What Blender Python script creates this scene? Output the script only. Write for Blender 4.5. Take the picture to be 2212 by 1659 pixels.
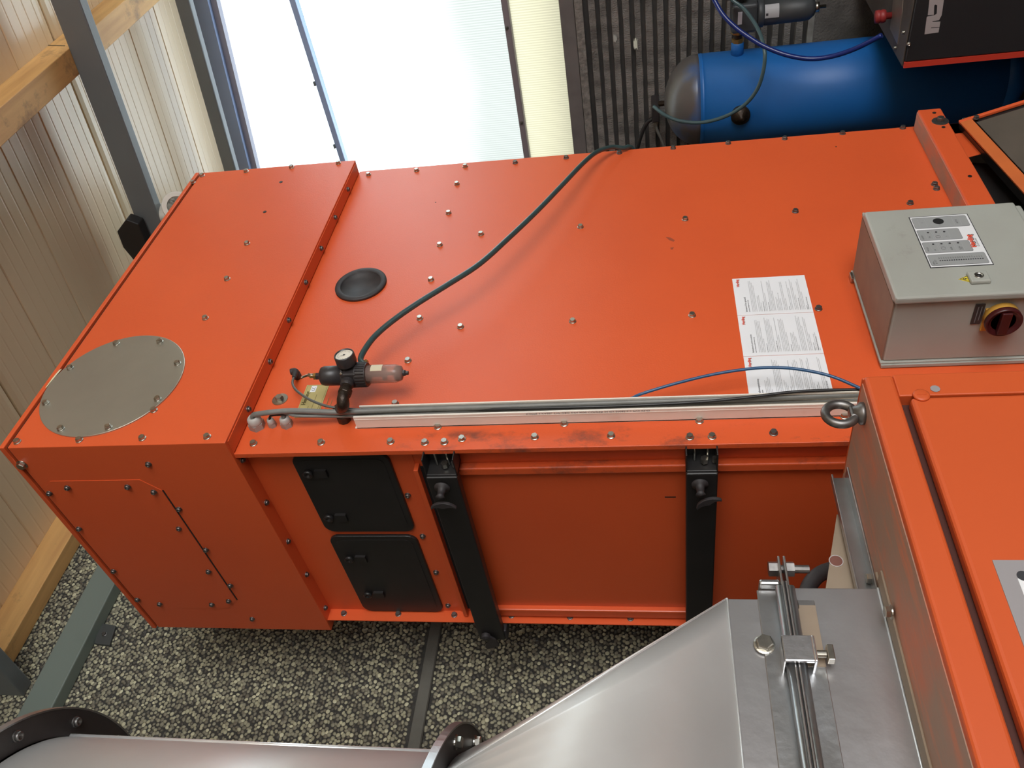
import bpy, bmesh, math, random
import numpy as np
from mathutils import Vector, Matrix
random.seed(7)
PI = math.pi
for o in list(bpy.data.objects): bpy.data.objects.remove(o)
SC = bpy.context.scene
COL = SC.collection

# ------------------------------------------------------------------ camera
CAM = np.array([-1.121, -1.2654, -0.9172]); YAW, PIT, ROL, FPX = 0.7670, 0.1722, 0.0340, 1791.18
_f = np.array([math.cos(PIT)*math.cos(YAW), math.cos(PIT)*math.sin(YAW), math.sin(PIT)])
_r = np.array([math.sin(YAW), -math.cos(YAW), 0.0]); _d = np.cross(_f, _r)
_c, _s = math.cos(ROL), math.sin(ROL)
_r, _d = _c*_r+_s*_d, -_s*_r+_c*_d
cd = bpy.data.cameras.new('camera'); cam = bpy.data.objects.new('camera', cd); COL.objects.link(cam)
M = Matrix(((_d[0], _r[0], -_f[0], CAM[0]), (_d[1], _r[1], -_f[1], CAM[1]), (_d[2], _r[2], -_f[2], CAM[2]), (0, 0, 0, 1)))
cam.matrix_world = M
cd.sensor_fit = 'HORIZONTAL'; cd.sensor_width = 36; cd.lens = 36*FPX/2212; cd.clip_start = 0.02; cd.clip_end = 200
SC.camera = cam
def P(px, py, ax, val):
    """survey helper: real position of a point measured in the photograph that lies on the known plane axis=val"""
    v = _f+(829.5-py)/FPX*_r+(px-1106)/FPX*_d
    return Vector(CAM+v*((val-CAM[ax])/v[ax]))

# ------------------------------------------------------------------ world, light, exposure
SC.view_settings.view_transform = 'Standard'; SC.view_settings.look = 'None'
SC.view_settings.gamma = 1; SC.view_settings.exposure = 0.0; SC.view_settings.use_curve_mapping = False
W = bpy.data.worlds.new('world'); SC.world = W; W.use_nodes = True
bg = W.node_tree.nodes['Background']; bg.inputs[0].default_value = (0.86, 0.93, 1.0, 1); bg.inputs[1].default_value = 4.6
def area(name, loc, rot, sx, sy, power, col):
    l = bpy.data.lights.new(name, 'AREA'); l.shape = 'RECTANGLE'; l.size = sx; l.size_y = sy; l.energy = power; l.color = col
    o = bpy.data.objects.new(name, l); COL.objects.link(o); o.location = loc; o.rotation_euler = rot; return o
# daylight through the open hall gate behind and to the right of the photographer
area('gate_daylight', (-2.1, -6.3, -0.75), (math.radians(90), 0, 0), 3.6, 3.2, 250, (1.0, 0.97, 0.93))
# warm hall lamp under the roof on the left
area('hall_lamp', (-2.6, -2.2, 0.62), (0, math.radians(-20), 0), 0.5, 1.4, 5, (1.0, 0.84, 0.64))

# ------------------------------------------------------------------ materials
def mat(name, col, rough=0.5, metal=0.0, col2=None, nscale=6.0, namt=0.5, contrast=(0.35, 0.7), bump=0.0, bscale=80.0, coat=0.0, stretch=None, spec=None):
    m = bpy.data.materials.new(name); m.use_nodes = True; nt = m.node_tree; b = nt.nodes['Principled BSDF']
    b.inputs['Base Color'].default_value = (*col, 1); b.inputs['Roughness'].default_value = rough; b.inputs['Metallic'].default_value = metal
    if coat: b.inputs['Coat Weight'].default_value = coat; b.inputs['Coat Roughness'].default_value = 0.15
    if spec is not None: b.inputs['Specular IOR Level'].default_value = spec
    tc = nt.nodes.new('ShaderNodeTexCoord'); vec = tc.outputs['Object']
    if stretch:
        mp = nt.nodes.new('ShaderNodeMapping'); mp.inputs['Scale'].default_value = stretch; nt.links.new(vec, mp.inputs[0]); vec = mp.outputs[0]
    if col2:
        n = nt.nodes.new('ShaderNodeTexNoise'); n.inputs['Scale'].default_value = nscale; n.inputs['Detail'].default_value = 6; nt.links.new(vec, n.inputs['Vector'])
        r = nt.nodes.new('ShaderNodeMapRange'); r.inputs[1].default_value = contrast[0]; r.inputs[2].default_value = contrast[1]; r.inputs[4].default_value = namt
        nt.links.new(n.outputs[0], r.inputs[0])
        x = nt.nodes.new('ShaderNodeMix'); x.data_type = 'RGBA'; x.inputs[6].default_value = (*col, 1); x.inputs[7].default_value = (*col2, 1)
        nt.links.new(r.outputs[0], x.inputs[0]); nt.links.new(x.outputs[2], b.inputs['Base Color'])
    if bump:
        n2 = nt.nodes.new('ShaderNodeTexNoise'); n2.inputs['Scale'].default_value = bscale; n2.inputs['Detail'].default_value = 4; nt.links.new(vec, n2.inputs['Vector'])
        bp = nt.nodes.new('ShaderNodeBump'); bp.inputs['Strength'].default_value = bump; bp.inputs['Distance'].default_value = 0.01
        nt.links.new(n2.outputs[0], bp.inputs['Height']); nt.links.new(bp.outputs[0], b.inputs['Normal'])
    return m
def add_smears(m, scale, lo, hi, amt, col, zmax=None, xmax=None, st=(1, 1, 1)):
    """dirty hand smears layered over the paint, limited to a region of the object"""
    nt = m.node_tree; b = nt.nodes['Principled BSDF']; src = b.inputs['Base Color'].links[0].from_socket
    tc = nt.nodes.new('ShaderNodeTexCoord'); mp = nt.nodes.new('ShaderNodeMapping'); mp.inputs['Scale'].default_value = st
    nt.links.new(tc.outputs['Object'], mp.inputs[0])
    n = nt.nodes.new('ShaderNodeTexNoise'); n.inputs['Scale'].default_value = scale; n.inputs['Detail'].default_value = 9; n.inputs['Roughness'].default_value = 0.7
    nt.links.new(mp.outputs[0], n.inputs['Vector'])
    r = nt.nodes.new('ShaderNodeMapRange'); r.inputs[1].default_value = lo; r.inputs[2].default_value = hi; r.inputs[4].default_value = amt
    nt.links.new(n.outputs[0], r.inputs[0]); fac = r.outputs[0]
    sp = nt.nodes.new('ShaderNodeSeparateXYZ'); nt.links.new(tc.outputs['Object'], sp.inputs[0])
    for lim, out, w in ((zmax, 2, 0.12), (xmax, 0, 0.02)):
        if lim is None: continue
        q = nt.nodes.new('ShaderNodeMapRange'); q.inputs[1].default_value = lim; q.inputs[2].default_value = lim-w
        nt.links.new(sp.outputs[out], q.inputs[0])
        mu = nt.nodes.new('ShaderNodeMath'); mu.operation = 'MULTIPLY'; nt.links.new(fac, mu.inputs[0]); nt.links.new(q.outputs[0], mu.inputs[1]); fac = mu.outputs[0]
    x = nt.nodes.new('ShaderNodeMix'); x.data_type = 'RGBA'; x.inputs[7].default_value = (*col, 1)
    nt.links.new(fac, x.inputs[0]); nt.links.new(src, x.inputs[6]); nt.links.new(x.outputs[2], b.inputs['Base Color'])
ORANGE = mat('orange_powder_coat', (0.70, 0.105, 0.028), 0.36, 0, (0.60, 0.085, 0.025), 2.2, 0.5, (0.4, 0.7), 0.04, 260)
ORANGE_R = ORANGE.copy(); ORANGE_R.name = 'orange_powder_coat_smeared'
add_smears(ORANGE_R, 9, 0.50, 0.66, 0.85, (0.14, 0.05, 0.035), -0.30, 0.062, (1.6, 1, 1))
add_smears(ORANGE_R, 55, 0.70, 0.76, 0.6, (0.25, 0.05, 0.03))
ORANGE_D = mat('orange_dusty', (0.60, 0.17, 0.085), 0.6, 0, (0.36, 0.215, 0.155), 9, 0.95, (0.36, 0.56), 0.03, 160)
add_smears(ORANGE_D, 4, 0.42, 0.66, 0.75, (0.33, 0.24, 0.185))
add_smears(ORANGE_D, 5, 0.52, 0.66, 0.75, (0.66, 0.20, 0.095), None, None, (1, 7, 1))
ORANGE_F = mat('orange_near_cabinet', (0.56, 0.088, 0.020), 0.45, 0, (0.52, 0.082, 0.019), 3, 0.6, (0.4, 0.7), 0.012, 400)
add_smears(ORANGE_F, 14, 0.66, 0.74, 0.5, (0.30, 0.06, 0.03))
STEEL = mat('stainless_bolt', (0.55, 0.53, 0.47), 0.28, 1.0, (0.30, 0.28, 0.25), 90, 0.6)
DSTEEL = mat('dull_bolt', (0.22, 0.21, 0.20), 0.42, 0.9, (0.10, 0.09, 0.09), 90, 0.6)
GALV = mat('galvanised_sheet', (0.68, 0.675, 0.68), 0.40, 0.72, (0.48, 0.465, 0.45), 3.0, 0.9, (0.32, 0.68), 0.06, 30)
GALVT = mat('galvanised_sheet_lit', (0.80, 0.79, 0.775), 0.42, 0.5, (0.60, 0.575, 0.545), 2.6, 0.9, (0.34, 0.66), 0.06, 30)  # lighter copy of the sheet, brighter light painted into its colour
GALVC = mat('galvanised_sheet_shaded', (0.46, 0.46, 0.47), 0.36, 0.8, (0.34, 0.325, 0.325), 5, 0.9, (0.32, 0.66), 0.05, 40)  # darker copy of the sheet, the collar's shade painted into its colour
GALV2 = mat('galvanised_flange', (0.50, 0.51, 0.52), 0.30, 0.9, (0.33, 0.32, 0.31), 12, 0.8, (0.35, 0.65), 0.05, 60)
EDGE = mat('folded_edge_highlight', (0.92, 0.92, 0.92), 0.22, 0.6, (0.8, 0.8, 0.8), 40, 0.5)  # near-white metal paints the highlights along folds, welds and seams
PLATE = mat('raw_steel_disc', (0.50, 0.485, 0.41), 0.36, 0.75, (0.38, 0.365, 0.31), 2.5, 0.9, (0.35, 0.65), 0.03, 40)
DARKR = mat('dark_flange_ring', (0.06, 0.056, 0.055), 0.45, 0.5, (0.10, 0.09, 0.085), 20, 0.5)
BLACK = mat('black_sheet', (0.013, 0.012, 0.012), 0.42, 0, (0.022, 0.020, 0.020), 12, 0.6)
RUBBER = mat('black_rubber', (0.025, 0.022, 0.024), 0.6, 0, (0.06, 0.05, 0.048), 40, 0.5)
BLACKP = mat('black_plastic', (0.03, 0.026, 0.028), 0.38, 0, (0.05, 0.04, 0.035), 60, 0.6)
BROWNF = mat('grimy_brass', (0.055, 0.038, 0.026), 0.38, 0.6, (0.03, 0.02, 0.015), 60, 0.8, (0.35, 0.65), 0.2, 200)
CREAM = mat('cream_sheet', (0.76, 0.585, 0.375), 0.34, 0.0, (0.70, 0.54, 0.35), 2, 0.6, coat=0.30)
JOINT = mat('dark_joint', (0.05, 0.045, 0.035), 0.8)
WOOD = mat('spruce_timber', (0.78, 0.46, 0.17), 0.6, 0, (0.58, 0.30, 0.11), 3.0, 0.8, (0.35, 0.7), 0.1, 60, stretch=(1, 9, 9))
add_smears(WOOD, 3.2, 0.56, 0.70, 0.8, (0.10, 0.06, 0.04))
RAFTER = mat('grey_painted_steel', (0.165, 0.178, 0.182), 0.45, 0, (0.14, 0.15, 0.155), 4, 0.6, (0.4, 0.7), 0.05, 150)
GREEN = mat('grey_green_painted_steel', (0.155, 0.185, 0.16), 0.5, 0, (0.10, 0.12, 0.10), 5, 0.5, (0.5, 0.8))
CONC = mat('grey_concrete', (0.15, 0.14, 0.13), 0.85, 0, (0.07, 0.065, 0.06), 7, 0.8, (0.4, 0.65), 0.5, 90)
RIBC = mat('ribbed_concrete', (0.24, 0.225, 0.21), 0.85, 0, (0.10, 0.093, 0.086), 8, 0.9, (0.42, 0.66), 0.6, 90, stretch=(1, 2.2, 1))
add_smears(RIBC, 2.2, 0.45, 0.65, 0.55, (0.09, 0.083, 0.078))
FLOORM = mat('dark_floor', (0.12, 0.115, 0.11), 0.7, 0, (0.08, 0.075, 0.07), 2, 0.7)
BLUE = mat('blue_tank_paint', (0.012, 0.14, 0.46), 0.46, 0, (0.014, 0.12, 0.40), 4, 0.6, (0.4, 0.7), 0.02, 60)
DUSTB = mat('dust_on_dome', (0.012, 0.13, 0.42), 0.32, 0, (0.10, 0.09, 0.085), 3, 1.0, (0.25, 0.45))
GREYBOX = mat('grey_enamel', (0.37, 0.38, 0.345), 0.42, 0, (0.30, 0.29, 0.26), 5, 0.5, (0.4, 0.7), 0.03, 120)
add_smears(GREYBOX, 7, 0.60, 0.75, 0.5, (0.14, 0.12, 0.09))
GREYTOP = mat('grey_enamel_dusty_top', (0.26, 0.17, 0.12), 0.6, 0, (0.20, 0.13, 0.10), 20, 0.7)
GREYP = mat('grey_plastic', (0.48, 0.46, 0.43), 0.45, 0, (0.38, 0.34, 0.32), 20, 0.6)
PVC = mat('off_white_pvc', (0.80, 0.74, 0.66), 0.45, 0, (0.62, 0.50, 0.40), 14, 0.6, (0.58, 0.75))
CABLE = mat('grey_cable', (0.20, 0.20, 0.185), 0.42, 0, (0.13, 0.13, 0.12), 30, 0.6)
CABLEB = mat('black_cable', (0.014, 0.013, 0.013), 0.4, 0, (0.03, 0.03, 0.03), 30, 0.5)
HOSEG = mat('dark_green_hose', (0.030, 0.060, 0.062), 0.3, 0, (0.045, 0.08, 0.08), 30, 0.5)
HOSEB = mat('blue_tube', (0.022, 0.085, 0.20), 0.3, 0, (0.03, 0.10, 0.22), 30, 0.5)
HOSEN = mat('navy_hose', (0.008, 0.022, 0.16), 0.25, 0, (0.01, 0.03, 0.18), 30, 0.5)
PAPER = mat('white_sticker', (0.80, 0.81, 0.84), 0.55, 0, (0.76, 0.77, 0.80), 12, 0.5)
INK = mat('grey_ink', (0.16, 0.16, 0.17), 0.7); INKD = mat('dark_ink', (0.03, 0.03, 0.035), 0.7)
INKL = mat('light_ink', (0.40, 0.40, 0.42), 0.7)
RED = mat('red_logo_ink', (0.75, 0.07, 0.025), 0.6); BRASSL = mat('gold_rating_plate', (0.56, 0.47, 0.20), 0.35, 0.3, (0.50, 0.42, 0.18), 20, 0.5)
OLIVE = mat('olive_print', (0.10, 0.08, 0.015), 0.6); OLIVEL = mat('pale_olive_print', (0.28, 0.22, 0.07), 0.6)
PANELG = mat('control_foil_grey', (0.30, 0.31, 0.31), 0.4); FOILW = mat('control_foil_white', (0.75, 0.76, 0.78), 0.4)
YEL = mat('warning_yellow', (0.75, 0.60, 0.05), 0.5); YELS = mat('switch_yellow', (0.62, 0.34, 0.055), 0.45, 0, (0.5, 0.25, 0.05), 30, 0.5)
REDS = mat('switch_red', (0.060, 0.008, 0.009), 0.35, 0, (0.04, 0.006, 0.007), 25, 0.6)
REDST = mat('red_stripe', (0.62, 0.05, 0.028), 0.45); REDK = mat('red_button', (0.28, 0.025, 0.025), 0.5)
LOGOG = mat('silver_lettering', (0.42, 0.37, 0.37), 0.5); ANTH = mat('anthracite_sheet', (0.020, 0.020, 0.022), 0.45, 0, (0.028, 0.028, 0.03), 6, 0.5)
ANTHD = mat('dusty_anthracite', (0.07, 0.055, 0.045), 0.6, 0, (0.11, 0.085, 0.065), 12, 0.7)
FILTG = mat('grey_filter_paint', (0.045, 0.05, 0.055), 0.5, 0, (0.06, 0.065, 0.07), 20, 0.5)
BINM = mat('dusty_dark_bin', (0.085, 0.07, 0.055), 0.6, 0, (0.12, 0.095, 0.075), 9, 0.7)
WHITEP = mat('white_pipe_plastic', (0.70, 0.66, 0.58), 0.4); BRASS = mat('brass', (0.55, 0.36, 0.13), 0.3, 0.9)
STICK = mat('grey_metal_label', (0.36, 0.34, 0.35), 0.3, 0.2)
DIAL = mat('dial_face', (0.72, 0.66, 0.56), 0.4); TAN = mat('raw_tan_angle', (0.33, 0.26, 0.19), 0.5, 0.3, (0.26, 0.20, 0.15), 15, 0.7)
VOID = mat('dark_void', (0.006, 0.006, 0.006), 0.9)
# clear dirty filter bowl
BOWL = bpy.data.materials.new('clear_bowl'); BOWL.use_nodes = True
_n = BOWL.node_tree; _b = _n.nodes['Principled BSDF']; _b.inputs['Base Color'].default_value = (0.62, 0.42, 0.36, 1); _b.inputs['Roughness'].default_value = 0.12
_t = _n.nodes.new('ShaderNodeBsdfTransparent'); _t.inputs[0].default_value = (0.75, 0.66, 0.62, 1); _m = _n.nodes.new('ShaderNodeMixShader'); _m.inputs[0].default_value = 0.62
_n.links.new(_b.outputs[0], _m.inputs[1]); _n.links.new(_t.outputs[0], _m.inputs[2]); _n.links.new(_m.outputs[0], _n.nodes['Material Output'].inputs[0])
def pane_mat(name, tint, trans, zlo=None):
    """fluted multiwall polycarbonate: diffusing sheet with fine vertical flutes"""
    m = bpy.data.materials.new(name); m.use_nodes = True; nt = m.node_tree; nt.nodes.remove(nt.nodes['Principled BSDF'])
    tc = nt.nodes.new('ShaderNodeTexCoord'); w = nt.nodes.new('ShaderNodeTexWave'); w.bands_direction = 'Y'; w.inputs['Scale'].default_value = 26; w.inputs['Distortion'].default_value = 0.3
    nt.links.new(tc.outputs['Object'], w.inputs['Vector'])
    n = nt.nodes.new('ShaderNodeTexNoise'); n.inputs['Scale'].default_value = 1.6; nt.links.new(tc.outputs['Object'], n.inputs['Vector'])
    x = nt.nodes.new('ShaderNodeMix'); x.data_type = 'RGBA'; x.inputs[6].default_value = (*[c*0.86 for c in tint], 1); x.inputs[7].default_value = (*tint, 1)
    nt.links.new(w.outputs[0], x.inputs[0])
    out = x.outputs[2]
    if zlo is not None:      # darker tint blended in towards the lower part of the sheet
        sp = nt.nodes.new('ShaderNodeSeparateXYZ'); nt.links.new(tc.outputs['Object'], sp.inputs[0])
        ad = nt.nodes.new('ShaderNodeMath'); ad.operation = 'MULTIPLY_ADD'; ad.inputs[1].default_value = 0.30; nt.links.new(n.outputs[0], ad.inputs[0]); nt.links.new(sp.outputs[2], ad.inputs[2])
        q = nt.nodes.new('ShaderNodeMapRange'); q.inputs[1].default_value = zlo; q.inputs[2].default_value = zlo+.42; q.interpolation_type = 'SMOOTHSTEP'; nt.links.new(ad.outputs[0], q.inputs[0])
        g = nt.nodes.new('ShaderNodeMix'); g.data_type = 'RGBA'; g.blend_type = 'MULTIPLY'; g.inputs[0].default_value = 1; nt.links.new(out, g.inputs[6]); g.inputs[7].default_value = (0.56, 0.545, 0.515, 1)
        h = nt.nodes.new('ShaderNodeMix'); h.data_type = 'RGBA'; nt.links.new(q.outputs[0], h.inputs[0]); nt.links.new(g.outputs[2], h.inputs[6]); nt.links.new(out, h.inputs[7]); out = h.outputs[2]
    t1 = nt.nodes.new('ShaderNodeBsdfTranslucent'); nt.links.new(out, t1.inputs[0])
    t2 = nt.nodes.new('ShaderNodeBsdfTransparent'); nt.links.new(out, t2.inputs[0])
    mx = nt.nodes.new('ShaderNodeMixShader'); mx.inputs[0].default_value = trans
    nt.links.new(t1.outputs[0], mx.inputs[1]); nt.links.new(t2.outputs[0], mx.inputs[2]); nt.links.new(mx.outputs[0], nt.nodes['Material Output'].inputs[0])
    return m
PANE = pane_mat('clear_polycarbonate', (0.93, 0.97, 0.99), 0.55); PANEM = pane_mat('graded_polycarbonate', (0.93, 0.97, 0.97), 0.55, 0.02); PANEY = pane_mat('yellowed_polycarbonate', (0.585, 0.56, 0.46), 0.4)

# ------------------------------------------------------------------ mesh helpers
class MB:
    def __init__(s): s.v = []; s.f = []; s.sm = []
    def add(s, vs, fs, smooth=False):
        k = len(s.v); s.v += [tuple(v) for v in vs]; s.f += [tuple(i+k for i in f) for f in fs]; s.sm += [smooth]*len(fs); return s
    def box(s, x0, x1, y0, y1, z0, z1):
        x0, x1 = sorted((x0, x1)); y0, y1 = sorted((y0, y1)); z0, z1 = sorted((z0, z1))
        return s.add([(x0, y0, z0), (x1, y0, z0), (x1, y1, z0), (x0, y1, z0), (x0, y0, z1), (x1, y0, z1), (x1, y1, z1), (x0, y1, z1)],
                     [(0, 3, 2, 1), (4, 5, 6, 7), (0, 1, 5, 4), (1, 2, 6, 5), (2, 3, 7, 6), (3, 0, 4, 7)])
    def prism(s, pts, off):
        """closed polygon pts extruded by vector off"""
        n = len(pts); off = Vector(off); a = [Vector(p) for p in pts]; b = [p+off for p in a]
        return s.add(a+b, [tuple(range(n-1, -1, -1)), tuple(range(n, 2*n))]+[(i, (i+1) % n, n+(i+1) % n, n+i) for i in range(n)])
    def lathe(s, prof, o, ax, seg=32, smooth=True, ph=0.0):
        """prof: (radius, distance along axis) list"""
        o = Vector(o); ax = Vector(ax).normalized(); u = ax.orthogonal().normalized(); w = ax.cross(u)
        vs = []
        for r, h in prof:
            for i in range(seg):
                a = 2*PI*i/seg+ph; vs.append(o+ax*h+(u*math.cos(a)+w*math.sin(a))*r)
        n = len(prof); fs = []
        for j in range(n-1):
            for i in range(seg):
                k = (i+1) % seg; fs.append((j*seg+i, j*seg+k, (j+1)*seg+k, (j+1)*seg+i))
        s.add(vs, fs, smooth)
        c = []
        if prof[0][0] > 1e-6: c.append(tuple(range(seg-1, -1, -1)))
        if prof[-1][0] > 1e-6: c.append(tuple((n-1)*seg+i for i in range(seg)))
        k = len(s.v)-len(vs); s.f += [tuple(i+k for i in q) for q in c]; s.sm += [False]*len(c)
        return s
    def ring(s, R, r, h0, h1, o, ax, seg=48):
        """annulus solid"""
        o = Vector(o); ax = Vector(ax).normalized(); u = ax.orthogonal().normalized(); w = ax.cross(u); vs = []
        for rr, h in ((R, h0), (R, h1), (r, h1), (r, h0)):
            for i in range(seg):
                a = 2*PI*i/seg; vs.append(o+ax*h+(u*math.cos(a)+w*math.sin(a))*rr)
        fs = []
        for j in range(4):
            for i in range(seg):
                k = (i+1) % seg; q = (j+1) % 4; fs.append((j*seg+i, j*seg+k, q*seg+k, q*seg+i))
        return s.add(vs, fs)
    def tube(s, pts, r, seg=12, sub=6, closed=False):
        pts = [Vector(p) for p in pts]; n = len(pts); path = []; rs = r if isinstance(r, (list, tuple)) else [r]*n; rr = []
        if n == 2 or sub == 0: path = pts; rr = list(rs)
        else:
            for i in range(n-1):
                p0 = pts[max(i-1, 0)]; p1 = pts[i]; p2 = pts[i+1]; p3 = pts[min(i+2, n-1)]
                for k in range(sub):
                    t = k/sub; path.append(0.5*((2*p1)+(-p0+p2)*t+(2*p0-5*p1+4*p2-p3)*t*t+(-p0+3*p1-3*p2+p3)*t**3)); rr.append(rs[i]*(1-t)+rs[i+1]*t)
            path.append(pts[-1]); rr.append(rs[-1])
        vs = []; N = len(path); up = None
        for i, p in enumerate(path):
            t = (path[min(i+1, N-1)]-path[max(i-1, 0)]).normalized()
            if up is None: up = t.orthogonal().normalized()
            up = (up-t*up.dot(t)).normalized(); w = t.cross(up)
            for k in range(seg):
                a = 2*PI*k/seg; vs.append(p+(up*math.cos(a)+w*math.sin(a))*rr[i])
        fs = [(j*seg+i, j*seg+(i+1) % seg, (j+1)*seg+(i+1) % seg, (j+1)*seg+i) for j in range(N-1) for i in range(seg)]
        s.add(vs, fs, True)
        k = len(s.v)-len(vs); s.f += [tuple(k+i for i in range(seg-1, -1, -1)), tuple(k+(N-1)*seg+i for i in range(seg))]; s.sm += [False, False]
        return s
    def mesh(s, name, m):
        me = bpy.data.meshes.new(name); me.from_pydata([tuple(v) for v in s.v], [], s.f); me.polygons.foreach_set('use_smooth', s.sm)
        me.materials.append(m); me.update(); bm = bmesh.new(); bm.from_mesh(me); bmesh.ops.recalc_face_normals(bm, faces=bm.faces); bm.to_mesh(me); bm.free(); return me
def link(name, me, parent=None, loc=None, rot=None):
    o = bpy.data.objects.new(name, me); COL.objects.link(o)
    if parent is not None:
        o.parent = parent; base = WL[parent.name]
    else: base = Vector((0, 0, 0))
    w = Vector(loc) if loc is not None else Vector((0, 0, 0))
    o.location = w-base; WL[o.name] = w
    if rot: o.rotation_euler = rot
    return o
WL = {}
def part(name, mb, m, parent=None, bev=0.0, seg=2, label=None):
    o = link(name, mb.mesh(name, m), parent)
    if bev:
        b = o.modifiers.new('bevel', 'BEVEL'); b.width = bev; b.segments = seg; b.limit_method = 'ANGLE'; b.angle_limit = math.radians(40)
    if label: o['label'] = label
    return o
def thing(name, label, cat, loc=(0, 0, 0), group=None):
    o = bpy.data.objects.new(name, None); COL.objects.link(o); o.empty_display_size = 0.05; o.location = loc; WL[o.name] = Vector(loc)
    o['label'] = label; o['category'] = cat
    if group: o['group'] = group
    return o
def tag(o, label, cat, group=None):
    o['label'] = label; o['category'] = cat
    if group: o['group'] = group
    return o
def struct(name, mb, m, bev=0.0):
    o = part(name, mb, m, None, bev); o['kind'] = 'structure'; return o
def text(name, body, size, loc, rot, m, parent, sx=1.0, thick=0.0002, align='LEFT', bold=0.0):
    c = bpy.data.curves.new(name, 'FONT'); c.body = body; c.size = size; c.align_x = align; c.extrude = thick; c.resolution_u = 2; c.offset = bold
    t = bpy.data.objects.new('tmp', c); me = bpy.data.meshes.new_from_object(t); bpy.data.objects.remove(t)
    me.name = name; me.materials.clear(); me.materials.append(m)
    o = link(name, me, parent, loc, rot); o.scale = (sx, 1, 1); return o
RR = (PI/2, 0, 0)          # text on faces looking towards -Y
RX = (PI/2, 0, -PI/2)      # text on faces looking towards -X
def join_text(name, items, m, parent, rot=RR):
    """many small words printed on one sticker, one part"""
    vs = []; fs = []
    R = Matrix.Rotation(rot[2], 4, 'Z') @ Matrix.Rotation(rot[0], 4, 'X')
    for body, size, loc, sx, bold in items:
        c = bpy.data.curves.new('t', 'FONT'); c.body = body; c.size = size; c.resolution_u = 1; c.offset = bold
        t = bpy.data.objects.new('tmp', c); me = bpy.data.meshes.new_from_object(t); bpy.data.objects.remove(t)
        k = len(vs); T = Matrix.Translation(Vector(loc)) @ R
        vs += [tuple(T @ Vector((v.co.x*sx, v.co.y, 0))) for v in me.vertices]; fs += [tuple(i+k for i in p.vertices) for p in me.polygons]
        bpy.data.meshes.remove(me)
    me = bpy.data.meshes.new(name); me.from_pydata(vs, [], fs); me.materials.append(m); me.update()
    return link(name, me, parent)
# bolt library: heads point along +Z of the mesh
def bolt_mesh(nm, hexr, h, wr, m, hole=False):
    b = MB().lathe([(wr, 0), (wr*0.98, 0.0016), (hexr*1.02, 0.0022)], (0, 0, 0), (0, 0, 1), 20, False)
    if hole: b.lathe([(hexr, 0.0016), (hexr, h*0.7), (hexr*0.85, h), (hexr*0.55, h), (hexr*0.5, h*0.45), (0, h*0.45)], (0, 0, 0), (0, 0, 1), 16, True)
    else: b.lathe([(hexr, 0.0016), (hexr, h*0.85), (hexr*0.88, h), (0, h)], (0, 0, 0), (0, 0, 1), 6, False, 0.3)
    return b.mesh(nm, m)
HEX = bolt_mesh('hex_bolt', 0.0072, 0.0085, 0.0088, STEEL); HEXD = bolt_mesh('hex_bolt_dull', 0.0072, 0.008, 0.0086, DSTEEL)
BIG = bolt_mesh('big_bolt', 0.0105, 0.010, 0.013, STEEL); SOCK = bolt_mesh('socket_screw', 0.0062, 0.0065, 0.0075, STEEL, True)
SOCKD = bolt_mesh('socket_screw_dull', 0.0062, 0.0065, 0.0075, DSTEEL, True); WASH = bolt_mesh('washer_bolt', 0.0095, 0.011, 0.019, STEEL)
WASHD = bolt_mesh('washer_bolt_dull', 0.010, 0.013, 0.022, DSTEEL)
ROT = {'-y': (PI/2, 0, 0), '-x': (0, -PI/2, 0), '-z': (PI, 0, 0), 'z': (0, 0, 0), 'x': (0, PI/2, 0), 'y': (-PI/2, 0, 0)}
def bolt(me, p, d, parent, name='bolt', spin=None):
    o = link(name, me, parent, p); o.rotation_mode = 'QUATERNION'
    e = Matrix.Rotation(0, 3, 'X')
    from mathutils import Euler
    q = Euler(ROT[d]).to_quaternion(); a = random.uniform(0, PI) if spin is None else spin
    from mathutils import Quaternion
    o.rotation_quaternion = q @ Quaternion((0, 0, 1), a); return o

# ================================================================== THE SETTING
FZ = -2.5; YW = 1.10; XW = 2.80
struct('floor', MB().box(-4.2, 3.0, -6.6, YW+.2, FZ-.1, FZ), FLOORM)
# --- left wall of washed pebble concrete
WB = struct('wall_left', MB().box(-4.2, 3.0, YW, YW+.2, FZ, 1.9), mat('pebble_cement', (0.055, 0.052, 0.045), 0.9, 0, (0.03, 0.028, 0.025), 60, 0.8, bump=0.6, bscale=150))
PEB = bpy.data.materials.new('washed_pebbles'); PEB.use_nodes = True
_n = PEB.node_tree; _b = _n.nodes['Principled BSDF']; _b.inputs['Roughness'].default_value = 0.55
_g = _n.nodes.new('ShaderNodeNewGeometry'); _cr = _n.nodes.new('ShaderNodeValToRGB'); _e = _cr.color_ramp.elements
_e[0].position = 0.0; _e[0].color = (0.06, 0.056, 0.048, 1); _e[1].position = 1.0; _e[1].color = (0.62, 0.59, 0.40, 1)
for q, c in ((0.12, (0.145, 0.128, 0.09, 1)), (0.4, (0.26, 0.242, 0.17, 1)), (0.7, (0.335, 0.315, 0.21, 1)), (0.9, (0.46, 0.435, 0.29, 1))):
    k = _cr.color_ramp.elements.new(q); k.color = c
_n.links.new(_g.outputs['Random Per Island'], _cr.inputs[0]); _n.links.new(_cr.outputs[0], _b.inputs['Base Color'])
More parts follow.
